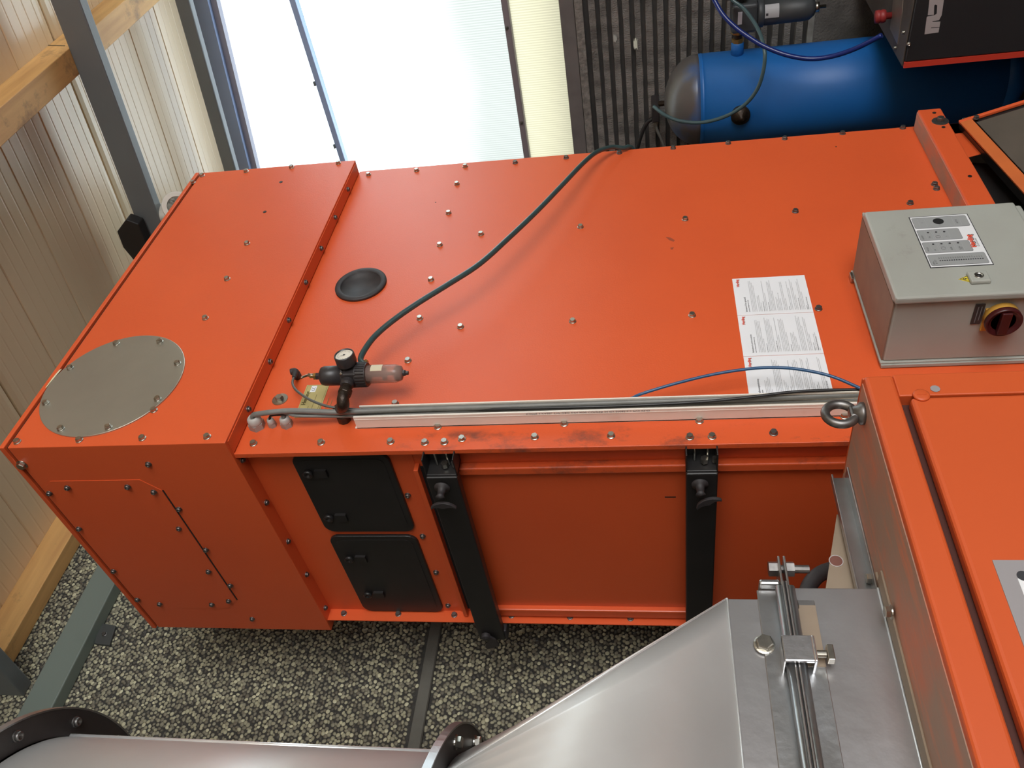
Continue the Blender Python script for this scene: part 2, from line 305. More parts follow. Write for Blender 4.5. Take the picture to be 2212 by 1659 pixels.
def pebbles(x0, x1, z0, z1, p, skip):
    bm = bmesh.new(); bmesh.ops.create_icosphere(bm, subdivisions=2, radius=1.0)
    bv = np.array([v.co[:] for v in bm.verts]); bf = np.array([[v.index for v in f.verts] for f in bm.faces]); bm.free()
    keep = bv[:, 2] > -0.35; idx = -np.ones(len(bv), int); idx[keep] = np.arange(keep.sum()); fk = np.all(keep[bf], axis=1); bv = bv[keep]; bf = idx[bf[fk]]
    rg = np.random.default_rng(3); c = []; row = 0; z = z0
    while z < z1:
        x = x0+(row % 2)*p/2
        while x < x1: c.append((x, z)); x += p
        z += p*0.84; row += 1
    c = np.array(c)+rg.uniform(-.24, .24, (len(c), 2))*p
    c = c[[not skip(a, b) for a, b in c]]; n = len(c)
    a = rg.uniform(0, PI, n); sx = rg.uniform(.38, .56, n)*p; sz = sx*rg.uniform(.68, 1.0, n); h = rg.uniform(.16, .30, n)*p; dy = rg.uniform(-.06, .06, n)*p
    u = bv[None, :, 0]*sx[:, None]; w = bv[None, :, 1]*sz[:, None]; d = bv[None, :, 2]*h[:, None]
    X = c[:, 0, None]+u*np.cos(a)[:, None]-w*np.sin(a)[:, None]; Z = c[:, 1, None]+u*np.sin(a)[:, None]+w*np.cos(a)[:, None]; Y = YW-d+dy[:, None]
    V = np.stack([X, Y, Z], -1).reshape(-1, 3).astype(np.float32); F = (bf[None]+(np.arange(n)*len(bv))[:, None, None]).reshape(-1, 3).astype(np.int32)
    me = bpy.data.meshes.new('pebbles'); me.vertices.add(len(V)); me.vertices.foreach_set('co', V.ravel())
    me.loops.add(F.size); me.loops.foreach_set('vertex_index', F.ravel()); me.polygons.add(len(F))
    me.polygons.foreach_set('loop_start', np.arange(0, F.size, 3, dtype=np.int32)); me.polygons.foreach_set('loop_total', np.full(len(F), 3, np.int32))
    me.polygons.foreach_set('use_smooth', np.ones(len(F), bool)); me.materials.append(PEB); me.update(calc_edges=True); me.validate()
    return me, n
JZ = -0.186
pm, npb = pebbles(-0.95, 0.95, -1.15, 1.30, 0.0138, lambda x, z: abs(z-JZ) < 0.024)
po = link('pebbles', pm, WB); po['kind'] = 'stuff'; print('pebbles', npb)
part('joint_strip', MB().box(-4.2, 2.8, YW-.004, YW+.01, JZ-.019, JZ+.017), mat('cement_joint', (0.13, 0.125, 0.105), 0.85, 0, (0.09, 0.085, 0.07), 14, 0.8, bump=0.3), WB, 0.002)
part('joint_groove', MB().box(-4.2, 2.8, YW-.006, YW+.01, JZ-.0235, JZ-.019), JOINT, WB)
# --- far gable wall: ribbed concrete below, window above
zb = P(1258, 0, 0, XW).z; zs = P(1207, 0, 0, XW).z
ribs = MB(); ribs.box(XW, XW+.2, -4.2, YW, FZ, zs)
WG = struct('wall_far', ribs, mat('shaded_groove_concrete', (0.050, 0.046, 0.043), 0.9, 0, (0.03, 0.028, 0.026), 12, 0.7))  # base wall coloured darker to paint the shade between the ribs
RZ0 = P(1725, 50, 0, XW).z; z = zb-0.022; rg = random.Random(2)
while z > RZ0:
    h = 0.0345+rg.uniform(-.002, .002); d = 0.020+rg.uniform(-.003, .003); n = 60; L = []
    for k in range(n+1):
        y = YW-k*5.3/n; wob = rg.uniform(-.0016, .0016); L.append((y, wob))
    vs = []; fs = []
    for y, wob in L: vs += [(XW, y, z+wob), (XW-d+wob, y, z-.003+wob), (XW-d-wob, y, z-h+.003-wob), (XW, y, z-h-wob)]
    for k in range(n):
        for q in range(3): fs.append((4*k+q, 4*k+q+1, 4*k+5+q, 4*k+4+q))
    part('rib', MB().add(vs, fs), RIBC, WG); z -= 0.0512
part('smooth_band', MB().box(XW-.012, XW+.01, -4.2, YW, FZ, z-.03), CONC, WG)
part('pale_strip', MB().box(XW-.022, XW, -4.2, YW, z-.028, z-.002), mat('pale_render', (0.30, 0.30, 0.28), 0.8, 0, (0.15, 0.14, 0.13), 20, 0.7), WG)
part('sill_edge', MB().box(XW-.03, XW+.02, -4.2, YW, zb, P(1240, 0, 0, XW).z), mat('rough_sill', (0.26, 0.24, 0.22), 0.8, 0, (0.10, 0.09, 0.085), 50, 0.8, bump=0.5), WG, 0.003)
def broken(yc, z0, z1, w):
    b = MB(); n = 9; L = []; Rr = []
    for i in range(n+1):
        t = i/n; zz = z0+(z1-z0)*t; L.append((XW-.027, yc+w*rg.uniform(.3, 1), zz)); Rr.append((XW-.027, yc-w*rg.uniform(.3, 1), zz))
    b.prism(L+Rr[::-1], (0.004, 0, 0)); return b
part('broken_patch', broken(P(1373, 90, 0, XW).y, P(1373, 90, 0, XW).z-.008, P(1373, 90, 0, XW).z+.010, .03), mat('pale_break', (0.75, 0.78, 0.66), 0.7), WG)
part('broken_patch', broken(P(1329, 78, 0, XW).y, P(1329, 78, 0, XW).z-.008, P(1329, 78, 0, XW).z+.008, .022), mat('grey_break', (0.45, 0.45, 0.42), 0.7), WG)
# window
def ztop(y): return 1.072+0.145*(y+.079)
WN = bpy.data.objects.new('window_1', None); COL.objects.link(WN); WN['kind'] = 'structure'; WL['window_1'] = Vector((0, 0, 0))
m1, m2 = 0.705, -0.289; wy0, wy1 = -4.2, 1.06
def pane(z0, z1, m, top=False):
    b = MB()
    if top: b.prism([(XW+.03, wy0, z0), (XW+.03, wy1, z0), (XW+.03, wy1, ztop(wy1)), (XW+.03, wy0, ztop(wy0))], (0.001, 0, 0))
    else: b.box(XW+.03, XW+.031, wy0, wy1, z0, z1)
    return part('pane', b, m, WN)
pane(m1, 2, PANE, True); pane(m2, m1, PANEM); pane(zs, m2, PANEY)
FR = mat('lavender_grey_frame', (0.30, 0.29, 0.34), 0.5); FRD = mat('weathered_frame', (0.17, 0.155, 0.15), 0.6, 0, (0.11, 0.10, 0.10), 12, 0.6)
mu = part('mullion', MB().box(XW-.012, XW+.04, wy0, wy1, m1-.016, m1+.014), mat('glazing_bar_glare', (0.34, 0.43, 0.66), 0.4), WN, 0.003)  # pale blue base colour carries the glare from the panes
for y in (0.36, 0.705): part('clip', MB().box(XW-.02, XW-.01, y-.012, y+.012, m1+.012, m1+.022), RAFTER, mu, 0.002)
mv = part('mullion', MB().box(XW-.012, XW+.04, wy0, wy1, m2-.016, m2+.014), mat('brown_grey_glazing_bar', (0.24, 0.21, 0.23), 0.5), WN, 0.003)
for q in ((1095, 60), (1127, 265)):
    w = P(*q, 0, XW-.012); link('screw', HEXD, mv, w).rotation_euler = ROT['-x']
part('sill_frame', MB().box(XW-.02, XW+.06, wy0, YW, P(1239, 0, 0, XW).z, zs), FRD, WN, 0.004)
part('top_frame', MB().prism([(XW-.01, wy0, ztop(wy0)), (XW-.01, YW, ztop(YW)), (XW-.01, YW, ztop(YW)+.035), (XW-.01, wy0, ztop(wy0)+.035)], (0.05, 0, 0)), FR, WN)
part('lintel', MB().prism([(XW-.04, wy0, ztop(wy0)+.03), (XW-.04, YW, ztop(YW)+.03), (XW-.04, YW, ztop(YW)+.15), (XW-.04, wy0, ztop(wy0)+.15)], (0.12, 0, 0)), mat('lintel_window_glare', (0.28, 0.36, 0.54), 0.45, 0, (0.24, 0.31, 0.47), 3, 0.6), WN, 0.003)  # blue of the base colour paints the window glare on the lintel
# right part of the gable beyond the window, hall end wall
struct('wall_right', MB().box(XW, XW+.2, -6.6, -4.2, FZ, 1.4), CONC)
struct('wall_back', MB().box(-4.2, -4.0, -6.6, YW, FZ, 2.0), mat('hall_panels', (0.42, 0.38, 0.32), 0.6, 0, (0.36, 0.33, 0.28), 1.5, 0.6))
b = MB(); b.box(-4.2, -4.0, -6.6, -6.5, FZ, 1.2); b.box(-0.2, 3.0, -6.6, -6.5, FZ, 1.2); b.box(-4.0, -0.2, -6.6, -6.5, .9, 1.2); struct('wall_front', b, mat('light_grey_wall', (0.45, 0.45, 0.44), 0.8, 0, (0.36, 0.36, 0.35), 2, 0.6))
# --- roof: sandwich panels with ribs running up the slope
def zr(y): return 1.232+0.1305*y
CE = bpy.data.objects.new('ceiling', None); COL.objects.link(CE); CE['kind'] = 'structure'; WL['ceiling'] = Vector((0, 0, 0))
yA, yB = -6.6, YW+.05
def roof_panel(x0, w=1.0):
    b = MB(); g = 0.006; xs = []; pitch = w/20
    pr = [(x0+g, 0.004), (x0+g+.02, 0.0)]
    for i in range(1, 20):
        xc = x0+i*pitch; q = 0.0009 if i % 5 else 0.0032
        pr += [(xc-.005, 0.0), (xc-.002, q), (xc+.002, q), (xc+.005, 0.0)]
    pr += [(x0+w-g-.02, 0.0), (x0+w-g, 0.004)]
    n = len(pr); vs = []
    for y in (yA, yB):
        vs += [(x, y, zr(y)+d) for x, d in pr]
    vs += [(x0+g, yA, zr(yA)+.06), (x0+w-g, yA, zr(yA)+.06), (x0+g, yB, zr(yB)+.06), (x0+w-g, yB, zr(yB)+.06)]
    fs = [(i, i+1, n+i+1, n+i) for i in range(n-1)]+[(2*n, 2*n+1, 2*n+3, 2*n+2), (0, n, 2*n+2, 2*n), (n-1, 2*n+1, 2*n+3, 2*n-1)]
    b.add(vs, fs); return b
x = P(95, 0, 2, zr(-.5)).x-0.02-5.0
J0 = x
while x < 3.0:
    part('roof_panel', roof_panel(x), CREAM, CE); x += 1.0
part('joint_backing', MB().prism([(-4.2, yA, zr(yA)+.05), (-4.2, yB, zr(yB)+.05), (-4.2, yB, zr(yB)+.08), (-4.2, yA, zr(yA)+.08)], (7.3, 0, 0)), JOINT, CE)
# purlins (run along X) and rafters (run up the slope)
def purlin(y0, y1, label, xa=-4.0):
    z0 = 1.1215; h = 0.112
    zt = lambda y: z0+0.1305*y
    o = part('timber_purlin', MB().prism([(xa, y0, zt(y0)), (xa, y1, zt(y1)), (xa, y1, zt(y1)+h), (xa, y0, zt(y0)+h)], (2.79-xa, 0, 0)), WOOD, None, 0.003)
    return tag(o, label, 'beam', 'timber beams under the roof')
purlin(1.022, 1.097, 'pale timber beam along the top of the pebble wall', -.060)
o = purlin(-0.340, -0.245, 'pale timber roof beam running behind the dark steel rafter')
purlin(-2.05, -1.955, 'timber roof beam overhead behind the photographer')
a_ = P(90, 98, 1, -.3403); b_ = P(140, 99.5, 1, -.3403)
part('butt_joint', MB().prism([a_, b_, b_+Vector((.004, 0, 0)), a_+Vector((.004, 0, 0))], (0, -.0006, 0)), JOINT, o)
rb = P(172, 0, 0, 1.61); rtop = P(108.9, 0, 0, 1.61); RH = (rtop.z-0.1305*rtop.y)-(rb.z-0.1305*rb.y); RW = max(0.05, P(190, 0, 2, rb.z).x-1.61)
print('rafter h,w', RH, RW)
def rafter(x, label, RH=RH, RW=RW):
    z0 = 1.1195; y0, y1 = -6.4, YW
    b = MB(); zt = lambda y: z0+0.1305*y; t = .008
    b.prism([(x, y0, zt(y0)-RH), (x, y1, zt(y1)-RH), (x, y1, zt(y1)), (x, y0, zt(y0))], (RW, 0, 0))
    o = part('steel_rafter', b, RAFTER, None, 0.006, 2); return tag(o, label, 'beam', 'steel rafters under the roof')
rafter(1.61, 'dark grey steel rafter crossing in front of the timber beam, above the cabinet')
rafter(-0.066, 'dark grey steel rafter end above the green grey beam at the pebble wall', RH, .051)
rafter(2.46, 'narrow dark steel rafter right beside the bright window', RH*.62, .045)
# light fitting bracket on the rafter
b = MB(); q0 = P(283, 460, 0, 1.60); q1 = P(264, 486, 0, 1.60); q2 = P(277, 520, 0, 1.60); q3 = P(300, 548, 0, 1.60); q4 = P(330, 520, 0, 1.60); q5 = P(310, 470, 0, 1.60)
t = thing('junction_box', 'black box fixed to the dark rafter behind the orange cabinet top', 'box', q3)
part('casing', b.prism([q0, q1, q2, q3, q4, q5], (-.05, 0, 0)), BLACK, t, 0.004)
part('cable', MB().tube([P(279, 522, 0, 1.57), P(288, 532, 0, 1.56), P(300, 537, 0, 1.56)], 0.006), CABLE, t)
# green grey beam on the pebble wall
zbb = P(258, 1284.6, 1, YW).z; yf = P(245.6, 1264, 2, zbb).y; zbt = P(200, 1239, 1, yf).z
t = thing('wall_beam', 'green grey painted steel beam along the pebble wall, under the timber', 'beam', (0, yf, zbb))
part('beam_section', MB().box(-4.0, 2.8, yf, YW-.001, zbb, zbt), GREEN, t, 0.004)
c = P(224, 1370, 1, YW-.01)
part('fixing_plate', MB().prism([P(214, 1345, 1, YW-.012), P(250, 1351, 1, YW-.012), P(236, 1394, 1, YW-.012), P(203, 1390, 1, YW-.012)], (0, .012, 0)), mat('dark_plate', (0.05, 0.053, 0.05), 0.6), t, 0.002)
bolt(HEXD, P(226, 1370, 1, YW-.012), '-y', t)
# white vertical pipe with flanges behind the cabinet
c1 = P(384, 446, 1, 0.30); fa = Vector((-.55, -.50, -.55)).normalized()
t = thing('white_pipe', 'cream white flanged pipe just showing behind the cabinet top', 'pipe', (c1.x, c1.y, -1.6))
part('pipe_tube', MB().tube([(c1.x+.06, c1.y+.06, -1.6), (c1.x+.06, c1.y+.06, c1.z-.10), (c1.x+.075, c1.y+.075, c1.z+.02), c1-fa*.05, c1-fa*.01], .044, 28, 5), WHITEP, t)
part('flange', MB().ring(.060, .040, -.012, .0, c1, fa, 48), WHITEP, t, 0.002)
part('flange_mouth', MB().lathe([(.040, -.004), (0, -.004)], c1, fa, 32), mat('grey_pipe_mouth', (0.42, 0.42, 0.36), 0.6), t)
bolt(HEXD, c1+Vector((-.01, -.0, .0))+fa*.001, '-y', t, 'bolt').location += Vector((-.02, .012, .035))
zz = P(914, 386, 1, .36).z
part('lower_socket', MB().lathe([(.044, -.05), (.060, -.045), (.060, .03), (.044, .035)], (c1.x+.06, c1.y+.06, zz), (0, 0, 1)), WHITEP, t)

# ================================================================== DUST COLLECTOR
Wd, Dp = 1.202, 0.700; XL = 0.034; ZB = -1.675
DC = thing('dust_collector', 'tall orange sheet metal dust filter cabinet standing in the middle of the hall', 'machine', (0.6, 0.35, FZ))
R = MB().box(XL, Wd-.003, .003, Dp-.003, ZB, 0.0)
part('body', R, ORANGE, DC)
part('side_panel', MB().box(0, Wd, 0, .003, ZB, 0.0), ORANGE_R, DC, 0.001)
part('rear_panel', MB().box(0, Wd, Dp-.003, Dp, ZB, 0.0), ORANGE, DC)
part('corner_fold', MB().box(0, .0025, .003, .012, ZB, 0.0), ORANGE_R, DC)
# cap
oR = .0449; xc0 = -.007; xc1 = Wd-.008; yc0 = -oR; yc1 = .741; zt = .5331
cap = part('cap_housing', MB().box(xc0, xc1, yc0, yc1, 0.0, zt-.002), ORANGE, DC, 0.0015)
part('cap_underside_channel', MB().box(xc0+.01, xc1-.01, yc0+.006, -0.004, -.002, 0.0), ORANGE, DC)
part('seal_gap', MB().box(xc0+.006, xc1-.006, yc0+.006, yc1-.006, zt-.003, zt+.007), VOID, DC)
part('cap_lid', MB().box(xc0-.002, xc1+.002, yc0-.002, yc1+.004, zt+.006, zt+.019), ORANGE, DC, 0.002)
# gold strip seen between lid and disc
part('edge_sticker', MB().prism([P(134, 797, 1, yc0-.001), P(100, 838, 1, yc0-.001), P(96, 838, 1, yc0-.001), P(128, 800, 1, yc0-.001)], (0, -.001, 0)), mat('pale_sticker', (0.7, 0.65, 0.42), 0.5), DC)
# blanking disc: fit a circle through three rim points on the cap plane
def circ3(a, b, c):
    ax, ay, bx, by, cx, cy = a.x, a.z, b.x, b.z, c.x, c.z; d = 2*(ax*(by-cy)+bx*(cy-ay)+cx*(ay-by))
    ux = ((ax*ax+ay*ay)*(by-cy)+(bx*bx+by*by)*(cy-ay)+(cx*cx+cy*cy)*(ay-by))/d; uy = ((ax*ax+ay*ay)*(cx-bx)+(bx*bx+by*by)*(ax-cx)+(cx*cx+cy*cy)*(bx-ax))/d
    return ux, uy, math.hypot(ax-ux, ay-uy)
a = circ3(P(398, 785, 1, yc0), P(165, 945, 1, yc0), P(310, 727, 1, yc0)); b_ = circ3(P(88, 900, 1, yc0), P(380, 840, 1, yc0), P(230, 745, 1, yc0))
cx, cz, cr = [(p+q)/2 for p, q in zip(a, b_)]; print('disc', a, b_)
disc = part('blanking_disc', MB().lathe([(cr, 0), (cr, .003), (cr-.001, .0035), (0, .0035)], (cx, yc0, cz), (0, -1, 0), 96, False), PLATE, DC)
for q in ((152, 795.5), (252, 743), (345.6, 739), (384, 786), (341, 863), (235, 924), (132, 927), (99.5, 871.5)):
    bolt(HEX, P(*q, 1, yc0-.0035), '-y', DC)
for q in ((38, 955), (172, 951.5), (308, 947.5), (448, 944.5), (333, 887), (444, 688), (491, 603.5), (534, 527), (437, 380), (532, 371), (630, 362), (731, 353), (417, 395)):
    bolt(HEX, P(*q, 1, yc0), '-y', DC)
for q in ((572, 458), (607, 393.5)):
    part('screw_hole', MB().lathe([(.0055, 0), (.0055, .0012), (0, .0012)], P(*q, 1, yc0), (0, -1, 0), 16, False), BLACK, DC)
for q in ((748, 405), (721, 467), (690.5, 534), (657.6, 609), (620.4, 690), (579, 778), (533, 882)):
    w = P(*q, 2, 0.0); w.y = -oR/2; bolt(SOCKD, w+Vector((0, 0, -.002)), '-z', DC)
for q in ((575, 1084.5), (621, 1170.5), (661, 1243), (701, 1316), (524, 991)):
    w = P(*q, 2, 0.0); w.x = xc0+.022; bolt(SOCKD, w, '-z', DC)
# fan plate on the cap's left face
pl = [P(*q, 0, xc0) for q in ((108, 1039), (302, 1036), (350, 1059), (511, 1296), (493, 1313), (342, 1313), (297, 1294), (100, 1050))]
part('cap_hatch', MB().prism(pl, (-.0012, 0, 0)), ORANGE, DC)
e0 = P(350, 1059, 0, xc0-.0013); e1 = P(511, 1296, 0, xc0-.0013)
part('hatch_gap', MB().prism([e0, e1, e1+Vector((0, 0, -.003)), e0+Vector((0, 0, -.003))], (.001, 0, 0)), VOID, DC)
for q in ((321, 1002), (146, 1053), (107, 1065), (276, 1051), (332.5, 1062), (387, 1099), (387, 1140.5), (445, 1187), (450.5, 1234), (171, 1141.5), (245.5, 1233), (297, 1294.5), (345, 1304), (457.5, 1305), (494, 1297.5), (497.5, 1264), (545, 1336)):
    bolt(SOCKD, P(*q, 0, xc0-.003 if q[0] not in (321, 545, 387) else xc0), '-x', DC)
bolt(BIG, P(48, 1003, 0, xc0), '-x', DC)
# right face bolts
bright = ((548, 959), (694, 957), (844, 955), (918, 957), (960, 956), (998, 949), (1155, 945), (1320, 942), (1490, 945), (1538, 944), (946, 923), (1219, 916), (1511, 910), (1824, 900), (854, 873),
          (796, 378), (900, 369), (1005, 360), (987, 398), (969, 461), (1039, 506.5), (950, 530), (931, 605), (907, 688.5), (995, 707), (881.5, 780), (1254, 491), (1480, 474.5), (1237, 695), (1495, 682))
dull = ((1671, 936), (1113, 352), (1223, 341.5), (1338, 331), (1454, 320.5), (1573, 310), (1695, 300), (1820, 289), (1950, 277), (1718, 457.5), (1768, 667.5), (1966, 440), (2018.5, 399), (2023, 408.5))
for q in bright: bolt(HEX, P(*q, 1, 0), '-y', DC)
for q in dull: bolt(HEXD, P(*q, 1, 0), '-y', DC)
bolt(WASH, P(605, 863, 1, 0), '-y', DC, 'washer_bolt')
for q in ((941, 437), (1806, 317)):
    part('screw_hole', MB().lathe([(.002, 0), (.002, .0008), (0, .0008)], P(*q, 1, 0), (0, -1, 0), 12, False), BLACK, DC)
SMG = mat('dirt_smudge', (0.34, 0.062, 0.026), 0.5)
for pts in (((1438, 512), (1448, 513), (1458, 519), (1455, 522), (1446, 519)), ((1448, 535), (1456, 534), (1453, 539), (1449, 539))):
    part('smudge', MB().prism([P(a, b, 1, -.0002) for a, b in pts], (0, -.0001, 0)), SMG, DC)
# black rubber plug
w = (P(724, 615, 1, 0)+P(833, 598, 1, 0))/2; pc = circ3(P(724, 618, 1, -.006), P(830, 590, 1, -.006), P(765, 648, 1, -.006)); print('plug', pc)
part('rubber_plug', MB().lathe([(pc[2]*1.0, 0), (pc[2], .005), (pc[2]*.985, .007), (pc[2]*.80, .007), (pc[2]*.77, .0055), (pc[2]*.76, .0012), (0, .0012)], (pc[0], 0, pc[1]), (0, -1, 0), 64), RUBBER, DC)
# left face: two black access doors
def rrect(y0, y1, z0, z1, x, r, n=6):
    pts = []
    for cy, cz_, a0 in ((y1-r, z1-r, 0), (y0+r, z1-r, PI/2), (y0+r, z0+r, PI), (y1-r, z0+r, 1.5*PI)):
        for i in range(n+1):
            a = a0+PI/2*i/n; pts.append((x, cy+r*math.cos(a), cz_+r*math.sin(a)))
    return pts
def access_door(y0, y1, z0, z1, lab, lats):
    d = part('access_door', MB().prism(rrect(y0, y1, z0, z1, XL, .026), (-.008, 0, 0)), BLACK, DC, 0.0015, 2, lab)
    part('inner_cushion', MB().prism(rrect(y0+.014, y1-.014, z0+.014, z1-.014, XL-.008, .02), (-.001, 0, 0)), BLACK, d)
    for q in lats:
        w = P(*q, 0, XL-.012)
        part('latch', MB().lathe([(.010, 0), (.012, .008), (.009, .010), (.006, .010), (.005, .004), (0, .004)], (XL-.009, w.y, w.z), (-1, 0, 0), 24).box(XL-.016, XL-.009, w.y-.012, w.y+.012, w.z-.045, w.z-.018), BLACK, d)
    return d
D1 = [P(*q, 0, XL-.012) for q in ((618, 978), (835, 973), (892, 1145), (712, 1158))]
access_door(.040, D1[2].y+.012, (D1[1].z+D1[2].z)/2, D1[0].z, 'upper right black access door beside the corner', ((666, 1023), (711, 1118)))
D2 = [P(*q, 0, XL-.012) for q in ((720, 1163), (895, 1163), (955, 1315), (785, 1318))]
access_door(D2[0].y-.002, Dp-.008, D2[2].z, D2[3].z, 'black access door at the far left edge', ((755, 1207), (795, 1284)))
for q in ((881, 1069), (913, 1157), (942, 1235), (968, 1307)): bolt(SOCKD, P(*q, 0, XL), '-x', DC)
bolt(SOCKD, Vector((XL, .035, P(847, 975, 0, XL).z)), '-x', DC)
for q in ((743, 1325.5), (860.5, 1326.5), (981.5, 1328.5), (1105, 1330), (1231.5, 1333), (1362, 1336), (1479, 1330)):
    w = P(*q, 1, Dp-.003); bolt(HEXD, w, '-y', DC)
# frame strip and big filter door
zf = P(880, 991, 0, XL).z
part('door_frame', MB().box(XL-.002, XL, .035, Dp-.003, zf-.014, zf), ORANGE, DC, 0.0005)
b = MB(); yn0 = .080; yn1 = .102; yf0 = .655; yf1 = .688; zd0 = zf-.014; zd1 = -1.62
b.box(XL-.022, XL, yn0, yf1, zd0-.010, zd0); part('door_frame', b, ORANGE, DC, 0.001)
dr = part('filter_door', MB().box(XL-.006, XL, yn1, yf0, zd1, zd0-.035), ORANGE, DC, 0.001)
part('door_rim', MB().box(XL-.020, XL, yn0, yn1, zd1, zd0-.030), ORANGE_R, dr, 0.003)
part('door_rim', MB().box(XL-.020, XL, yf0, yf1, zd1, zd0-.030), ORANGE, dr, 0.003)
part('door_rim', MB().box(XL-.020, XL, yn0, yf1, zd0-.036, zd0-.030), ORANGE, dr, 0.001)
part('gap_seal', MB().box(XL-.004, XL, yn0+.01, yf1-.01, zd0-.031, zd0-.009), VOID, dr)
part('dent_mark', MB().box(XL-.0065, XL-.006, .20, .203, P(1448, 1083, 0, XL).z-.012, P(1448, 1083, 0, XL).z+.012), BLACK, dr)
# clamping bars
def clamp(z1, z0, yend, wing, lab):
    xb0 = -.030
    bar = part('clamp_bar', MB().box(xb0, -.006, .055, yend, z0, z1).box(-.008, XL-.02, .10, yend-.12, z0+.012, z1-.012), BLACK, DC, 0.003, 2, lab)
    b = MB(); b.box(-.024, .022, .052, .058, z0, z1); b.box(-.024, .022, .004, .058, z1-.003, z1); b.box(-.024, .022, .004, .058, z0, z0+.003); b.box(.019, .022, .004, .058, z0, z1)
    part('bracket', b, BLACK, bar, 0.001)
    zc = (z0+z1)/2
    for dz in (.013, -.013): part('pin', MB().tube([(.004, .005, zc+dz), (.004, .05, zc+dz)], .0028, 10, 0), STEEL, bar)
    part('pin_nut', MB().lathe([(.008, 0), (.008, .012)], (-.004, .036, zc-.006), (0, 1, 0), 6, False).lathe([(.005, 0), (.005, .014)], (-.004, .034, zc-.026), (0, 1, 0), 6, False), STEEL, bar)
    kz = zc+.004; ky = .085
    kn = part('wing_knob', MB().lathe([(.017, 0), (.017, .003), (.009, .005), (.007, .022), (.010, .028), (0, .030)], (xb0-.001, ky, kz), (-1, 0, 0), 24), RUBBER, bar)
    pts = [];
    for i in range(13):
        a = math.radians(-62+124*i/12); pts.append((math.sin(a)*.032, .045-math.cos(a)*.030))
    outer = pts; inner = [(x*.97, y+.019-.015*abs(x)/.03) for x, y in pts[::-1]]
    rot = wing; poly = []
    for zz, yy in outer+inner: poly.append((xb0-.024, ky+yy*math.cos(rot)-zz*math.sin(rot)+.004, kz-(zz*math.cos(rot)+yy*math.sin(rot))))
    part('wing', MB().prism(poly, (-.007, 0, 0)), RUBBER, bar, 0.001)
    # far end hook and wing nut
    part('far_bracket', MB().box(-.020, .02, yend-.03, yend+.012, z0-.006, z1-.030), RUBBER, bar, 0.003)
    part('far_wing', MB().lathe([(.012, 0), (.012, .012), (0, .014)], (-.031, yend-.03, zc+.012), (-1, 0, 0), 20).prism([(-.035, yend-.035, zc+.0), (-.035, yend+.02, zc+.022), (-.035, yend+.032, zc+.018), (-.035, yend+.012, zc-.018), (-.035, yend-.02, zc-.012)], (-.006, 0, 0)), RUBBER, bar, 0.001)
    return bar
clamp(-.434+.006, -.501+.004, .735, 0.0, 'upper black clamping bar across the filter door')
clamp(-.973+.003, -1.036+.003, .735, 0.55, 'lower black clamping bar across the filter door')
# cable glands
def gland(q, r, h):
    w = P(*q, 1, 0.0)
    g = part('cable_gland', MB().lathe([(r*1.12, 0), (r*1.12, h*.45)], w, (0, -1, 0), 6, False, 0.4), mat('gland_nut_grey', (0.34, 0.29, 0.265), 0.5), DC)
    part('gland_cap', MB().lathe([(r*.95, h*.45), (r*1.0, h*.52), (r*.9, h*.85), (r*.62, h), (r*.5, h), (r*.5, h*.7), (0, h*.7)], w, (0, -1, 0), 28), GREYP, g)
    return w
G1 = gland((557, 922), .0165, .033); G2 = gland((590, 920), .0085, .024); G3 = gland((621, 919), .0125, .027)
# rating plate
rp = [P(*q, 1, -.0012) for q in ((663, 832), (711, 829.5), (693, 884), (643, 884))]
x0 = min(p.x for p in rp); 
xr = rp[0].x; zl = (rp[0].z+rp[3].z)/2; zrr = (rp[1].z+rp[2].z)/2; xb = xr-.105
rpo = part('rating_plate', MB().box(xb, xr, -.0012, 0, zrr, zl), BRASSL, DC, 0, 2, 'gold coloured rating plate')
text('plate_lettering', 'Herding', .0135, (xr-.066, -.0016, zl-.014), RR, OLIVE, rpo, 1.0, .0001, bold=.0004)
bw = MB()
for k in range(2):
    for i in range(9):
        a0 = math.radians(100+i*18); a1 = math.radians(100+(i+1)*18); cc = Vector((xr-.016+k*.0065, 0, zl-.0205)); r0, r1 = .0030, .0042
        bw.add([(cc.x+math.cos(a)*r, -.0022, cc.z+math.sin(a)*r) for a, r in ((a0, r0), (a1, r0), (a1, r1), (a0, r1))], [(0, 1, 2, 3)])
part('ce_mark_patch', MB().box(xr-.024, xr-.004, -.0018, -.0012, zl-.027, zl-.014), PAPER, rpo); part('ce_mark', bw, INKD, rpo)
bw = MB()
for i, (a, l) in enumerate(((.035, .025), (.045, .05), (.06, .03), (.065, .022), (.078, .05), (.088, .03))):
    bw.box(xb+.01+(i % 2)*.012, xb+.01+l+(i % 2)*.012, -.0016, -.0013, zl-a-.0012+.012, zl-a+.012)
bw.box(xb+.003, xr-.003, -.0016, -.0013, zl-.0035, zl-.003).box(xb+.003, xr-.003, -.0016, -.0013, zrr+.003, zrr+.0035).box(xr-.0035, xr-.003, -.0016, -.0013, zrr+.003, zl-.003)
part('plate_print', bw, OLIVEL, rpo)
